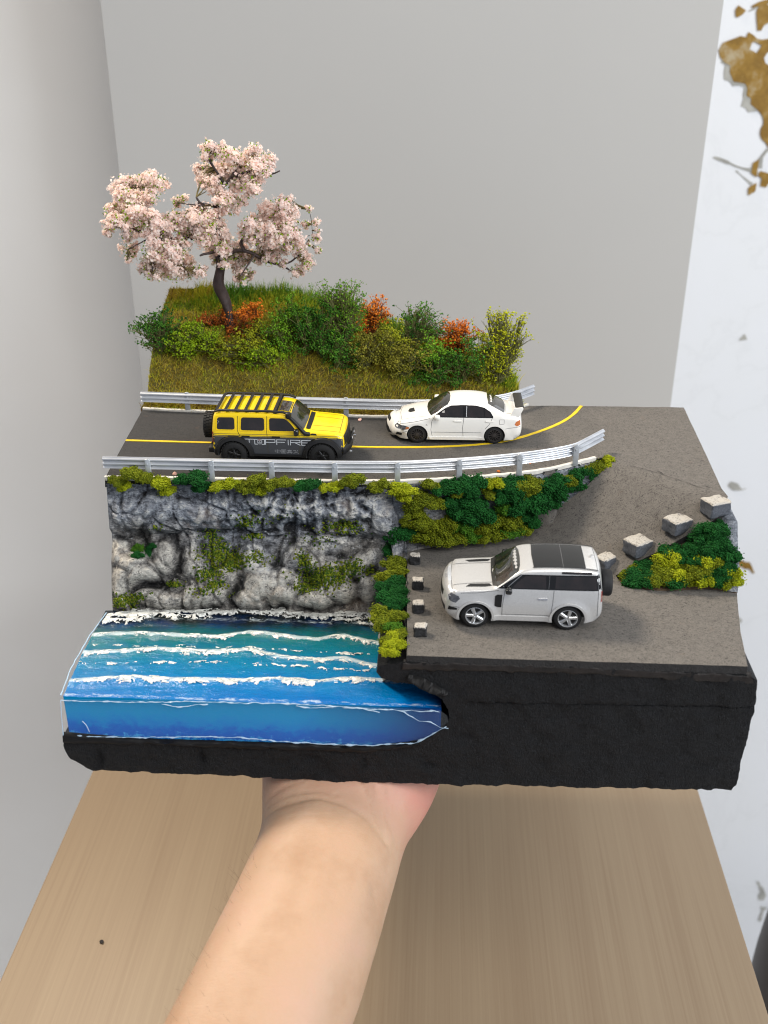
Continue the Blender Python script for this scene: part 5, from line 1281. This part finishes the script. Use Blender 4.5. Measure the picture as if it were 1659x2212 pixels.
        if style == 'star':
            for k in range(5): spoke(2*pi*k/5+pi/2, .07, .085, .02, .03)
        elif style == 'multi':
            for k in range(13): spoke(2*pi*k/13, .022, .02, .02, .03)
        else:
            for k in range(6): spoke(2*pi*k/6, .07, .06, .06, .08)
        Rm.lathe([(0,out+.0),(.07,out+.0),(.1,out+.02),(.13,out+.08)], 20, axis='y')
        s.add(Rm, 'rim', m, hub, recalc=True, angle=40)
        if pos is not None: hub.location = pos; hub.rotation_euler = (0, 0, pi/2 if axis == 'x' else 0)
        else:
            hub.location = (x-s.L/2, sg*yo, z); hub.rotation_euler = (0, random.uniform(0, 1), pi if sg > 0 else 0)
        return hub
    def mirror(s, x, z, m, d=.34, sz=(.17,.12,.15)):
        for sg in (1, -1):
            y = s.hw(x, z); mb = MB(); k = 12; vs = []
            for i in range(9):
                a = -pi/2+pi*i/8
                for j in range(k):
                    q = 2*pi*j/k; sq = lambda c, e=.6: math.copysign(abs(c)**e, c)
                    vs.append((x-s.L/2+sz[0]*sq(cos(a))*sq(cos(q))*(.9 if cos(q) > 0 else 1.1), sg*(y+d*.62)+sz[1]*1.25*sq(sin(a)), z+sz[2]*sq(cos(a))*sq(sin(q))))
            mb.add(vs, [(i*k+j, i*k+(j+1) % k, (i+1)*k+(j+1) % k, (i+1)*k+j) for i in range(8) for j in range(k)])
            mb.tube([(x-s.L/2, sg*(y-.05), z-.09), (x-s.L/2, sg*(y+d*.5), z-.04)], [.05,.045], 8)
            s.add(mb, 'mirror', m, angle=60)

GLY = {'T': [[(0,1),(1,1)],[(.5,1),(.5,0)]], 'O': [[(0,0),(0,1),(1,1),(1,0),(0,0)]], 'P': [[(0,0),(0,1),(1,1),(1,.45),(0,.45)]], 'F': [[(0,0),(0,1),(1,1)],[(0,.52),(.85,.52)]], 'I': [[(.5,0),(.5,1)]],
       'R': [[(0,0),(0,1),(1,1),(1,.5),(0,.5)],[(.45,.5),(1,0)]], 'E': [[(1,0),(0,0),(0,1),(1,1)],[(0,.5),(.9,.5)]], 'D': [[(0,0),(0,1),(.7,1),(1,.7),(1,.3),(.7,0),(0,0)]], 'N': [[(0,0),(0,1),(1,0),(1,1)]],
       '[': [[(1,0),(0,0),(0,1),(1,1)]], ']': [[(0,0),(1,0),(1,1),(0,1)]],
       'zhong': [[(0,.3),(0,.85),(1,.85),(1,.3),(0,.3)],[(.5,1),(.5,0)]], 'guo': [[(0,0),(0,1),(1,1),(1,0),(0,0)],[(.2,.75),(.8,.75)],[(.2,.5),(.8,.5)],[(.2,.25),(.8,.25)],[(.5,.25),(.5,.75)]],
       'zhen': [[(.5,1),(.5,.85)],[(.1,.88),(.9,.88)],[(.2,.25),(.2,.75),(.8,.75),(.8,.25)],[(.2,.5),(.8,.5)],[(0,.22),(1,.22)],[(.3,.15),(.1,0)],[(.7,.15),(.9,0)]], 'huo': [[(.05,.9),(.5,.9),(.5,.45),(.1,0)],[(.5,.45),(.95,0)],[(.8,.95),(.7,.65)]]}
def text(car, fn, word, mapf, h, gap, wd, m, name='lettering', widths=None, par=None, off=.02):
    """stroke lettering laid on a surface: mapf(u, v) -> surface coordinates"""
    mb = MB(); u = 0
    for ch in word:
        w = (widths or {}).get(ch, h*.8)
        if ch in GLY:
            for ln in GLY[ch]:
                for a, b in zip(ln[:-1], ln[1:]):
                    p, q = np.array([u+a[0]*w, a[1]*h]), np.array([u+b[0]*w, b[1]*h]); d = q-p; l = np.linalg.norm(d); d /= l; n_ = np.array([-d[1], d[0]])*wd/2; p -= d*wd/2; q += d*wd/2
                    k = max(1, int(l/.1)); vs = []
                    for i in range(k+1):
                        c = p+(q-p)*i/k; vs += [fn(*mapf(*(c+n_)), off), fn(*mapf(*(c-n_)), off)]
                    mb.add(vs, [(2*i, 2*i+1, 2*i+3, 2*i+2) for i in range(k)])
        u += w+gap
    return car.add(mb, name, m, par or car.bodyobj, smooth=False)
def tabl(*pts): return lambda x: interp(x, pts)

# ------------------------------------------------------------------ silver short-wheelbase off-roader on the lot
m_silver = paint('pearl_silver_paint', (208,207,205), metal=.42, flake=.13, rough=.3)
c = Car('parked_car', 'silver two-door off-road model car with black glass roof parked on the lower lot', (4.02, 3.60, LZ+.03), radians(-.4),
    [(.22,.48),(.05,.62),(.0,.95),(.0,1.25),(.04,1.55),(.12,1.74),(.34,1.86),(.9,1.93),(1.6,1.98),(2.16,2.02),(2.45,2.24),(2.8,2.52),(3.08,2.73),(3.3,2.84),(3.7,2.91),(4.6,2.96),(5.6,2.95),(6.3,2.90),(6.58,2.84),(6.68,2.70),(6.76,2.2),(6.82,1.6),(6.86,1.1),(6.84,.78),(6.66,.56)],
    3.06, 6.86, .46, [(1.32,.64,.72), (5.38,.64,.72)],
    lambda x, z: (.42, .30) if x < .35 else ((.10, .05) if 2.2 < x < 3.0 else ((.17, .13) if z > 2.5 and x < 6.6 else ((.28, .22) if x > 6.55 else (.16, .12)))),
    lambda x, z: (.04*max(0, (z-1.2)/.8)**2 if z < 2.0 else .04+.29*(z-2.0))+.04*max(0, (1.0-z))+.05*max(0, (x-5)/1.8)**2,
    lambda x, z: .22 if x < .2 else (.12 if 2.1 < x < 3.1 else (.05 if x < 6.6 else .08)), m_silver, flare=.055)
tx = c.tx
ws = c.tpp('windshield', [(tx(2.22),-1.36),(tx(2.6),-1.33),(tx(3.13),-1.14),(tx(3.22),-.7),(tx(3.25),0),(tx(3.22),.7),(tx(3.13),1.14),(tx(2.6),1.33),(tx(2.22),1.36),(tx(2.08),.8),(tx(2.05),0),(tx(2.08),-.8)], m_wind, .016)
c.tpp('cowl', [(tx(2.04),-1.2),(tx(2.26),-1.3),(tx(2.2),-.6),(tx(2.18),0),(tx(2.2),.6),(tx(2.26),1.3),(tx(2.04),1.2),(tx(2.0),0)], m_blackp, .024, par=ws)
for y in (-.55, .3): c.seam([[(tx(2.22), y), (tx(2.3), y+.75)]], m_blackp, .03, fn=c.top, name='wiper', off=.04).parent = ws
c.sp('pillar_trim', [(2.24,2.07),(2.78,2.44),(3.22,2.70),(6.62,2.72),(6.74,2.06)], m_gloss, off=.010)
for sg in (1, -1):
    c.sp('side_window', [(2.86,2.12),(3.06,2.34),(3.44,2.65),(4.30,2.66),(4.34,2.12)], m_glass, (sg,), .018)
    c.sp('side_window', [(4.72,2.12),(4.74,2.66),(6.46,2.66),(6.52,2.12)], m_glass, (sg,), .018)
    c.seam([[(2.62,2.1),(3.28,2.71)]], m_silverrim, .022, (sg,), name='window_trim', off=.022); c.seam([[(4.45,2.1),(4.47,2.7)]], m_seam, .018, (sg,), off=.024)
c.tpp('glass_roof', [(tx(3.78),-1.02),(tx(3.74),0),(tx(3.78),1.02),(tx(6.02),1.02),(tx(6.02),-1.02)], m_gloss, .02, .03)
c.seam([[(tx(5.05),-1.0),(tx(5.05),1.0)]], m_seam, .025, fn=c.top, off=.024)
for sg in (1, -1):
    c.seam([[(tx(3.75), sg*1.06), (tx(6.55), sg*1.08)]], m_blackp, .06, fn=c.top, name='roof_rail', off=.03)
    c.sp('alpine_window', [(4.98,2.775),(5.0,2.865),(6.28,2.845),(6.28,2.755)], m_glass, (sg,), .03)
    c.tpp('hood_vent', [(tx(.86), sg*1.18), (tx(1.05), sg*.98), (tx(1.9), sg*1.0), (tx(2.02), sg*1.18), (tx(1.7), sg*1.24)], m_blackp, .012)
    c.seam([[(tx(.30), sg*.92), (tx(1.3), sg*.88), (tx(2.02), sg*.86)]], m_chrome if False else m_silver, .09, fn=c.top, name='hood_crease', off=.028)
    c.sp('fender_vent', [(2.14,1.22),(2.14,1.7),(2.24,1.78),(2.46,1.78),(2.44,1.16),(2.28,1.16)], m_blackp, (sg,), .018, .03)
    c.sp('headlight', [(.10,1.62),(.16,1.40),(.44,1.32),(.62,1.52),(.56,1.66),(.24,1.74)], m_lamp, (sg,), .016)
    c.sp('door_handle', [(4.02,1.60),(4.02,1.65),(4.42,1.66),(4.42,1.60)], m_chrome, (sg,), .05, .05)
    c.sp('tail_light', [(6.74,1.5),(6.74,2.0),(6.79,2.0),(6.81,1.5)], m_red, (sg,), .012)
    for ax in (1.32, 5.38):
        a = [(ax+.83*cos(q), .64+.83*sin(q)) for q in np.linspace(-.12, pi+.12, 30)]; b = [(ax+.73*cos(q), .64+.73*sin(q)) for q in np.linspace(pi+.12, -.12, 30)]
        c.sp('arch_trim', a+b, m_silver, (sg,), .035, .03)
    c.sp('rocker_panel', [(2.12,.5),(2.10,.72),(4.56,.72),(4.54,.5)], m_silver, (sg,), .03, .03)
c.seam([[(2.48,.74),(2.48,1.2),(2.56,2.02)], [(4.58,.74),(4.66,1.4),(4.68,2.05)], [(2.48,.80),(4.60,.80)], [(6.64,.8),(6.60,2.0),(6.56,2.74)], [(.64,1.8),(1.4,1.84),(2.3,1.98)], [(.3,1.1),(.6,1.12)]], m_seam)
c.seam([[(tx(.28),-1.25),(tx(.24),0),(tx(.28),1.25)]], m_seam, .025, fn=c.top); c.seam([[(tx(6.52),-1.0),(tx(6.52),1.0)]], m_seam, .02, fn=c.top)
tg = c.T[np.argmin(abs(c.P[:,1]-1.35)+5*(c.P[:,0] > 1))]; tl = c.T[np.argmin(abs(c.P[:,1]-.85)+5*(c.P[:,0] > 1))]
c.tpp('grille', [(tg-.12,-.8),(tg-.12,.8),(tg+.14,.8),(tg+.14,-.8)], m_blackp, .014); c.tpp('lower_grille', [(tl-.2,-1.05),(tl-.2,1.05),(tl+.12,1.15),(tl+.12,-1.15)], m_blackp, .014)
c.sp('bumper_insert', [(.10,.92),(.14,1.12),(.52,1.06),(.5,.98)], m_blackp, off=.014)
text(c, c.top, 'DEFENDER', lambda u, v: (tx(.135)+v, .60-u), .085, .055, .02, m_grey_txt)
c.mirror(2.72, 2.1, m_gloss, .42, (.15,.13,.14))
for x in (1.32, 5.38):
    for sg in (1, -1): c.wheel(x, .62, sg, .62, .46, 'star')
sw = c.wheel(0, 0, 1, .60, .44, 'star', 'spare_wheel', axis='x', pos=(6.86-3.43+.30, .12, 1.60)); MB().box((6.86-3.43+.05, .12, 1.6), (.2, .5, .5)).build('spare_mount', m_blackp, c.root, smooth=False)
MB().tube([(tx(6.3) and 6.30-3.43, .0, 2.95), (6.38-3.43, .0, 3.05), (6.5-3.43, 0, 3.04)], [.06,.04,.015], 8).build('antenna', m_silver, c.root)

# ------------------------------------------------------------------ white sports saloon on the upper road
m_whitep = paint('ivory_white_paint', (236,233,226), flake=0, rough=.25)
c = Car('saloon_car', 'white four-door sports saloon model car with a rear wing, facing left on the upper road', (1.17, 15.55, RZ+.02), radians(.6),
    [(.32,.20),(.10,.28),(.02,.48),(.04,.72),(.14,.92),(.38,1.06),(.8,1.20),(1.4,1.36),(2.0,1.47),(2.25,1.56),(2.6,1.82),(2.95,2.06),(3.2,2.17),(3.6,2.24),(4.1,2.26),(4.7,2.22),(5.1,2.13),(5.4,1.99),(5.75,1.79),(6.05,1.62),(6.4,1.58),(6.78,1.56),(6.9,1.47),(6.97,1.15),(7.0,.75),(6.94,.42),(6.75,.28)],
    2.80, 7.0, .24, [(1.44,.50,.56), (5.54,.50,.56)],
    lambda x, z: (.95, .62) if x < .5 else ((.10, .06) if 2.2 < x < 3.0 or 5.4 < x < 6.0 else ((.20, .18) if z > 1.9 else ((.42, .30) if x > 6.7 else (.22, .16)))),
    lambda x, z: (.03*max(0, (z-.9)/.5)**2 if z < 1.45 else .03+.50*(z-1.45))+.06*max(0, .7-z)+.10*max(0, (x-5.6)/1.4)**2+.05*max(0, (1.5-x)/1.5)**2,
    lambda x, z: .30 if x < .3 else (.10 if x < 2.2 else (.16 if x < 3.1 else (.06 if x < 5.3 else (.12 if x < 6.1 else .06)))), m_whitep, flare=.035)
tx = c.tx
c.tpp('windshield', [(tx(2.16),-1.18),(tx(2.5),-1.17),(tx(3.02),-.98),(tx(3.16),-.6),(tx(3.2),0),(tx(3.16),.6),(tx(3.02),.98),(tx(2.5),1.17),(tx(2.16),1.18),(tx(2.02),.6),(tx(1.98),0),(tx(2.02),-.6)], m_wind, .016)
c.tpp('rear_window', [(tx(5.16),-.82),(tx(5.12),0),(tx(5.16),.82),(tx(5.5),.98),(tx(6.0),1.02),(tx(6.06),0),(tx(6.0),-1.02),(tx(5.5),-.98)], m_wind, .016)
wl = [(2.22,1.50),(2.55,1.72),(2.95,1.97),(3.22,2.065),(3.8,2.10),(4.5,2.085),(4.95,1.99),(5.28,1.80),(5.44,1.56),(5.42,1.50)]
c.sp('window_surround', wl, m_gloss, off=.010)
for sg in (1, -1):
    c.sp('side_window', [(2.5,1.55),(2.68,1.74),(3.0,1.94),(3.24,2.02),(3.82,2.055),(3.84,1.55)], m_glass, (sg,), .018)
    c.sp('side_window', [(4.04,1.55),(4.04,2.055),(4.5,2.04),(4.9,1.95),(4.96,1.55)], m_glass, (sg,), .018)
    c.sp('side_window', [(5.02,1.55),(5.0,1.92),(5.22,1.76),(5.34,1.55)], m_glass, (sg,), .018)
    c.seam([[(4.02,1.54),(4.03,2.05)]], m_silverrim, .035, (sg,), name='window_trim', off=.022)
    c.sp('headlight', chaikin([(.20,.86),(.34,1.0),(.62,1.05),(1.02,.96),(.98,.84),(.60,.78),(.34,.78)], 1, True), m_lamp, (sg,), .016)
    c.sp('indicator', [(.80,.82),(.98,.85),(1.0,.95),(.84,.95)], m_amber, (sg,), .022)
    c.sp('tail_light', [(6.58,1.14),(6.66,1.30),(6.86,1.36),(6.90,1.10),(6.72,1.04)], m_amber, (sg,), .014)
    for x in (3.36, 5.04): c.sp('door_handle', [(x,1.30),(x,1.34),(x+.42,1.35),(x+.42,1.29),(x+.2,1.27)], m_whitep, (sg,), .04, .04)
    c.seam([[(5.78,1.18),(5.78,1.42),(6.02,1.42),(6.02,1.18),(5.78,1.18)]], m_seam, .016, (sg,))
    c.sp('side_skirt', [(2.1,.26),(2.08,.42),(4.88,.42),(4.86,.26)], m_whitep, (sg,), .05, .05)
    c.sp('badge', [(1.86,1.08),(1.94,1.12),(1.98,1.06)], m_gun, (sg,), .012)
c.seam([[(2.24,.44),(2.16,.8),(2.20,1.3),(2.34,1.52)], [(3.88,.44),(3.84,1.0),(3.90,1.54)], [(5.02,.9),(5.24,1.16),(5.40,1.5)], [(2.18,.68),(4.84,.68)], [(.3,1.06),(.9,1.16),(1.5,1.28),(2.1,1.42)], [(6.1,.92),(6.55,.98),(6.9,1.0)], [(.62,.62),(.9,.72)]], m_seam, .018)
c.tpp('hood_vent', [(tx(.95),-.12),(tx(1.02),.22),(tx(1.26),.22),(tx(1.32),-.32),(tx(1.06),-.32)], m_blackp, .012)
c.seam([[(tx(.62),-.95),(tx(.55),0),(tx(.62),.95)], [(tx(.62),-.95),(tx(2.0),-1.14)], [(tx(.62),.95),(tx(2.0),1.14)], [(tx(6.1),-.95),(tx(6.75),-.95)], [(tx(6.1),.95),(tx(6.75),.95)]], m_seam, .014, fn=c.top)
tg = c.T[np.argmin(abs(c.P[:,1]-.52)+5*(c.P[:,0] > 1))]
c.tpp('grille', [(tg-.16,-.72),(tg-.16,.72),(tg+.12,.55),(tg+.24,.16),(tg+.24,-.16),(tg+.12,-.55)], m_blackp, .014); c.tpp('front_mesh', [(tg+.34,-.5),(tg+.34,.5),(tg+.46,.45),(tg+.46,-.45)], m_blackp, .014)
c.sp('air_duct', [(.28,.40),(.34,.60),(.62,.56),(.60,.40)], m_blackp, off=.012)
c.mirror(2.5, 1.56, m_whitep, .36, (.15,.14,.13))
for sg in (1, -1):
    y = sg*1.10; o = [(6.28,1.50),(6.40,1.70),(6.52,1.98),(6.98,2.04),(7.02,1.94),(6.86,1.60),(6.8,1.48)]; mb = MB(); k = len(o)
    vs = [(a-3.5, y-.05, b) for a, b in o]+[(a-3.5, y+.05, b) for a, b in o]; mb.add(vs, [tuple(range(k)), tuple(range(2*k-1, k-1, -1))]+[(i, (i+1) % k, k+(i+1) % k, k+i) for i in range(k)])
    c.add(mb, 'wing_endplate', m_whitep, bevel=.03, recalc=True)
mb = MB(); o = chaikin([(6.58,1.99),(6.62,2.05),(7.0,2.07),(7.06,2.03),(7.0,1.99)], 1, True); k = len(o)
mb.add([(a-3.5, -1.05, b) for a, b in o]+[(a-3.5, 1.05, b) for a, b in o], [tuple(range(k)), tuple(range(2*k-1, k-1, -1))]+[(i, (i+1) % k, k+(i+1) % k, k+i) for i in range(k)]); c.add(mb, 'rear_wing', plain('carbon_black', (48,46,44), .4, var=.3, vs=14), recalc=True)
for x in (1.44, 5.54):
    for sg in (1, -1): c.wheel(x, .495, sg, .495, .36, 'multi')

# ------------------------------------------------------------------ yellow and grey boxy off-roader with roof rack
m_yel = paint('signal_yellow_paint', (246,210,14), rough=.3); m_dgrey = plain('matt_dark_grey_wrap', (62,64,68), .5, var=.06)
XR_ = 7.0
c = Car('offroad_car', 'yellow and dark grey boxy off-road model car with black roof rack on the upper road', (-7.42, 12.35, RZ+.03), pi+radians(-.8),
    [(.36,.62),(.30,.80),(.28,1.1),(.28,1.45),(.33,1.70),(.5,1.80),(1.2,1.87),(2.1,1.93),(2.35,2.02),(2.62,2.30),(2.86,2.56),(3.06,2.68),(3.4,2.74),(4.4,2.78),(5.6,2.78),(6.4,2.75),(6.72,2.70),(6.82,2.56),(6.88,2.0),(6.92,1.4),(6.92,.9),(6.8,.62)],
    2.94, 7.0, .60, [(1.36,.66,.78), (5.80,.66,.78)],
    lambda x, z: (.34, .24) if x < .55 else ((.08, .04) if 2.3 < x < 2.95 else ((.13, .10) if z > 2.4 and x < 6.7 else ((.22, .16) if x > 6.7 else (.14, .10)))),
    lambda x, z: (.02*max(0, (z-1.2)/.7)**2 if z < 1.9 else .02+.20*(z-1.9))+.04*max(0, 1.0-z),
    lambda x, z: .10 if x < .4 else (.08 if 2.2 < x < 3.0 else .04), m_yel)
tx = c.tx
# lower grey wrap with the arches cut out
bot = []
for ax, az, ar in ((5.80,.66,.79), (1.36,.66,.79)):
    a0 = atan2(.61-az, sqrt(ar*ar-(.61-az)**2))
    for k in range(17): a = a0+(pi-2*a0)*k/16; bot.append((ax+ar*cos(a), az+ar*sin(a)))
c.sp('lower_body', [(.34,1.55),(.60,1.64),(2.4,1.66),(6.86,1.66),(6.90,1.2),(6.9,.8),(6.84,.62)]+bot+[(.42,.66),(.31,1.0)], m_dgrey, off=.014)
c.seam([[(.5,1.71),(2.4,1.735),(6.84,1.735)]], m_dgrey, .018, name='pinstripe', off=.012); c.seam([[(.5,1.60),(2.4,1.63),(6.84,1.61)]], m_yel, .02, name='pinstripe', off=.02)
c.tpp('windshield', [(tx(2.28),-1.28),(tx(2.6),-1.27),(tx(2.96),-1.16),(tx(3.0),0),(tx(2.96),1.16),(tx(2.6),1.27),(tx(2.28),1.28),(tx(2.24),0)], m_wind, .016)
c.tpp('cowl', [(tx(1.98),-1.12),(tx(1.96),0),(tx(1.98),1.12),(tx(2.2),1.16),(tx(2.2),-1.16)], m_blackp, .02)
for sg in (1, -1):
    c.sp('side_window', round_poly([(2.62,1.96),(3.02,2.42),(3.22,2.56),(3.98,2.57),(3.98,1.94),(3.2,1.94)], .12), m_glass, (sg,), .016)
    c.sp('side_window', round_poly([(4.24,1.94),(4.24,2.57),(5.38,2.57),(5.42,1.94)], .12), m_glass, (sg,), .016)
    c.sp('side_window', round_poly([(5.72,1.96),(5.74,2.56),(6.58,2.55),(6.62,1.96)], .12), m_glass, (sg,), .016)
    for q in ([(2.58,1.92),(3.0,2.45),(3.2,2.60),(4.02,2.61),(4.02,1.90),(2.58,1.92)], [(4.20,1.90),(4.20,2.61),(5.42,2.61),(5.46,1.90),(4.2,1.9)], [(5.68,1.92),(5.70,2.60),(6.62,2.59),(6.66,1.92),(5.68,1.92)]): c.seam([q], m_yel, .02, (sg,), name='window_trim', off=.022)
    # wide black flares
    for ax in (1.36, 5.80):
        mb = MB(); vs = []; Q = [(ax+r*cos(q), max(.60, .66+r*sin(q)*.98)) for q in np.linspace(-.18, pi+.18, 30) for r in (.76, .80, .98, 1.02)]
        sq = lambda x, z, r: (x, z)
        for i, (x, z) in enumerate(Q):
            y = c.hw(min(max(x, .35), 6.85), z)+(.15, .19, .14, .0)[i % 4]; vs.append((x-3.5, sg*y, z))
        mb.add(vs, [(4*i+j, 4*i+j+1, 4*i+j+5, 4*i+j+4) for i in range(29) for j in range(3)])
        vs = [(v[0], sg*(abs(v[1])-.4), v[2]) for v in vs[0::4]]; b = len(vs); mb.add([mb.v[4*i] for i in range(30)]+vs, [(i, i+1, b+i+1, b+i) for i in range(29)])
        c.add(mb, 'fender_flare', m_blackp, angle=30, recalc=True)
    c.sp('side_step', [(2.36,.60),(2.36,.70),(4.9,.70),(4.9,.60)], m_blackp, (sg,), .12, .12)
    for x in (3.46, 4.98): c.sp('door_handle', [(x,1.60),(x,1.66),(x+.40,1.66),(x+.40,1.60)], m_blackp, (sg,), .06, .06)
    c.sp('tail_light', [(6.84,1.2),(6.83,1.8),(6.90,1.8),(6.91,1.2)], m_red, (sg,), .014)
    c.sp('hood_scoop', [(1.62,1.76),(1.66,1.84),(1.86,1.85),(1.98,1.78)], m_blackp, (sg,), .02, .02)
    # snorkel-like pillar guard
    pts = [c.side(sg)(x, z, .05) for x, z in [(1.95,1.82),(2.2,1.86),(2.32,1.98),(2.6,2.28),(2.84,2.52),(2.98,2.62)]]
    if sg > 0:
        c.add(MB().tube(pts, [.10,.11,.10,.095,.095,.09], 10), 'snorkel', m_blackp, angle=50)
        p = c.side(sg)(3.02, 2.70, .04); mb = MB(); mb.lathe([(0,-.12),(.12,-.12),(.15,-.08),(.15,.14),(.10,.18),(0,.18)], 16, axis='z', c=p); c.add(mb, 'snorkel_head', m_blackp)
    mb = MB(); mb.tube([(x-3.5, sg*(c.hw(x, 2.6)-.10), z) for x, z in [(2.98,2.74),(3.3,2.84),(4,2.88),(6.5,2.88),(6.72,2.80)]], .065, 8); c.add(mb, 'rack_rail', m_blackp)
    MB().lathe([(0,-.05),(.15,-.04),(.16,.02),(0,.03)], 20, axis='x', c=(.30-3.5, sg*.98, 1.42)).build('headlight', m_chrome, c.root)
for x in (3.72, 4.18, 4.68, 5.18, 5.68, 6.18, 6.62):
    mb = MB(); mb.tube([(x-3.5+.0, y, 2.87+.02*(1-abs(y)/1.2)) for y in (-1.18,-.6,0,.6,1.18)], .045, 8); mb.box((x-3.5, 0, 2.90), (.15, 2.34, .03)); c.add(mb, 'rack_bar', m_blackp, angle=40)
c.tpp('roof_deck', [(tx(3.62),-1.2),(tx(3.62),1.2),(tx(3.80),1.2),(tx(3.80),-1.2)], m_blackp, .06, .06)
c.tpp('sunroof', chaikin([(tx(3.06),-.62),(tx(3.02),.28),(tx(3.56),.34),(tx(3.60),-.62)], 1, True) if False else [(tx(3.08),-.55),(tx(3.08),.75),(tx(3.56),.75),(tx(3.56),-.55)], m_wind, .018)
c.seam([[(tx(3.04),-.6),(tx(3.04),.8),(tx(3.59),.8),(tx(3.59),-.6),(tx(3.04),-.6)]], m_seamd, .03, fn=c.top)
c.seam([[(4.10,.75),(4.08,1.4),(4.12,1.9),(4.1,2.66)], [(5.42,1.5),(5.58,1.9),(5.56,2.64)], [(2.50,.75),(2.46,1.3),(2.52,1.9)]], m_seamd, .02, off=.018)
c.seam([[(tx(.45),-1.1),(tx(1.9),-1.16)], [(tx(.45),1.1),(tx(1.9),1.16)], [(tx(.5),-.55),(tx(1.9),-.62)], [(tx(.5),.55),(tx(1.9),.62)], [(tx(.52),-1.05),(tx(.52),1.05)]], m_seamd, .02, fn=c.top)
tg = c.T[np.argmin(abs(c.P[:,1]-1.4)+5*(c.P[:,0] > 1))]
c.tpp('grille', [(tg-.26,-1.2),(tg-.26,1.2),(tg+.22,1.2),(tg+.22,-1.2)], m_blackp, .03, .03)
mb = MB(); o = chaikin([(.34,.58),(.02,.62),(-.06,.8),(-.04,1.02),(.14,1.1),(.34,1.06)], 1, True); k = len(o); ysn = np.linspace(-1.42, 1.42, 9); vs = []
for y in ysn: vs += [(a-3.5+.34*(abs(y)/1.42)**2.2*(a < .3), y, b+.04*(abs(y)/1.42)**2) for a, b in o]
mb.add(vs, [(i*k+j, i*k+(j+1) % k, (i+1)*k+(j+1) % k, (i+1)*k+j) for i in range(8) for j in range(k)]+[tuple(range(k)), tuple(8*k+j for j in range(k))]); bmp = c.add(mb, 'front_bumper', m_blackp, angle=45, recalc=True)
c.add(MB().tube([(-3.5+.10,-.7,1.02),(-3.5-.02,-.66,1.34),(-3.5-.04,0,1.42),(-3.5-.02,.66,1.34),(-3.5+.10,.7,1.02)], .05, 8), 'bull_bar', m_blackp, bmp)
for y in (-.4, .4): c.add(MB().lathe([(0,-.06),(.12,-.06),(.13,.02),(0,.04)], 16, axis='x', c=(-3.5-.02, y, 1.24)), 'spot_lamp', m_chrome, bmp)
for y in (-1.05, 1.05): c.add(MB().tube([(-3.5+.02,y,.78),(-3.5-.10,y,.78)], [.07,.05], 8), 'tow_hook', m_chrome, bmp)
mb = MB(); mb.box((6.98-3.5, 0, .80), (.3, 2.8, .3)); c.add(mb, 'rear_bumper', m_blackp, bevel=.06, recalc=True)
c.mirror(2.62, 1.98, m_gloss, .42, (.13,.13,.17))
for x in (1.36, 5.80):
    for sg in (1, -1): c.wheel(x, .66, sg, .66, .52, 'off', yc=c.W/2-.16)
c.wheel(0, 0, 1, .64, .5, 'off', 'spare_wheel', axis='x', pos=(7.0-3.5+.26, .1, 1.66)); MB().box((6.98-3.5, .1, 1.66), (.2, .5, .5)).build('spare_mount', m_blackp, c.root, smooth=False)
# printed lettering on both flanks
for sg in (1, -1):
    fn = c.side(sg); mp = (lambda x0, z0: (lambda u, v: (x0-u, z0+v))) if sg > 0 else (lambda x0, z0: (lambda u, v: (7.16-x0+u, z0+v)))
    h = .26; wd = .032
    text(c, fn, 'T', mp(5.26, 1.22), h, 0, wd, m_white_txt, widths={'T': .48}); text(c, fn, '[', mp(4.74, 1.22), h, 0, wd, m_white_txt, widths={'[': .13}); text(c, fn, ']', mp(4.38, 1.22), h, 0, wd, m_white_txt, widths={']': .13})
    text(c, fn, 'PFIRE', mp(4.20, 1.22), h, .085, wd, m_white_txt, widths={'P': .48, 'F': .46, 'I': .06, 'R': .48, 'E': .46})
    # round emblem: a ringed dot with two eyes and a grin line
    mb = MB(); patch(mb, [((4.495 if sg > 0 else 7.16-4.495)+.135*cos(q), 1.36+.15*sin(q)) for q in np.linspace(0, 2*pi, 17)[:-1]], fn, .020, 0, .1); c.add(mb, 'emblem', m_grey_txt, c.bodyobj)
    mb = MB()
    for dx in (-.05, .05): patch(mb, [((4.495 if sg > 0 else 7.16-4.495)+dx+.028*cos(q), 1.37+.03*sin(q)) for q in np.linspace(0, 2*pi, 9)[:-1]], fn, .027, 0, .1)
    xq = 4.495 if sg > 0 else 7.16-4.495
    patch(mb, [(xq-.07,1.27),(xq-.07,1.295),(xq+.07,1.295),(xq+.07,1.27)], fn, .027, 0, .1); c.add(mb, 'emblem', m_dgrey, c.bodyobj)
    mb = MB(); patch(mb, [(xq-.055,1.435),(xq-.04,1.475),(xq+.04,1.475),(xq+.055,1.435)], fn, .027, 0, .1); c.add(mb, 'emblem', m_red, c.bodyobj)
    text(c, fn, ['zhong','guo','zhen','huo'], mp(3.74, .76), .19, .05, .018, m_grey_txt, widths={'zhong': .26, 'guo': .24, 'zhen': .26, 'huo': .28})

for n_, k_ in (('parked_car', .965), ('saloon_car', .965), ('offroad_car', .975)): bpy.data.objects[n_].scale = (k_,)*3
# ------------------------------------------------------------------ centimetres -> metres
for me in bpy.data.meshes: me.transform(Matrix.Scale(S, 4))
for o in COL.objects: o.location = o.location*S
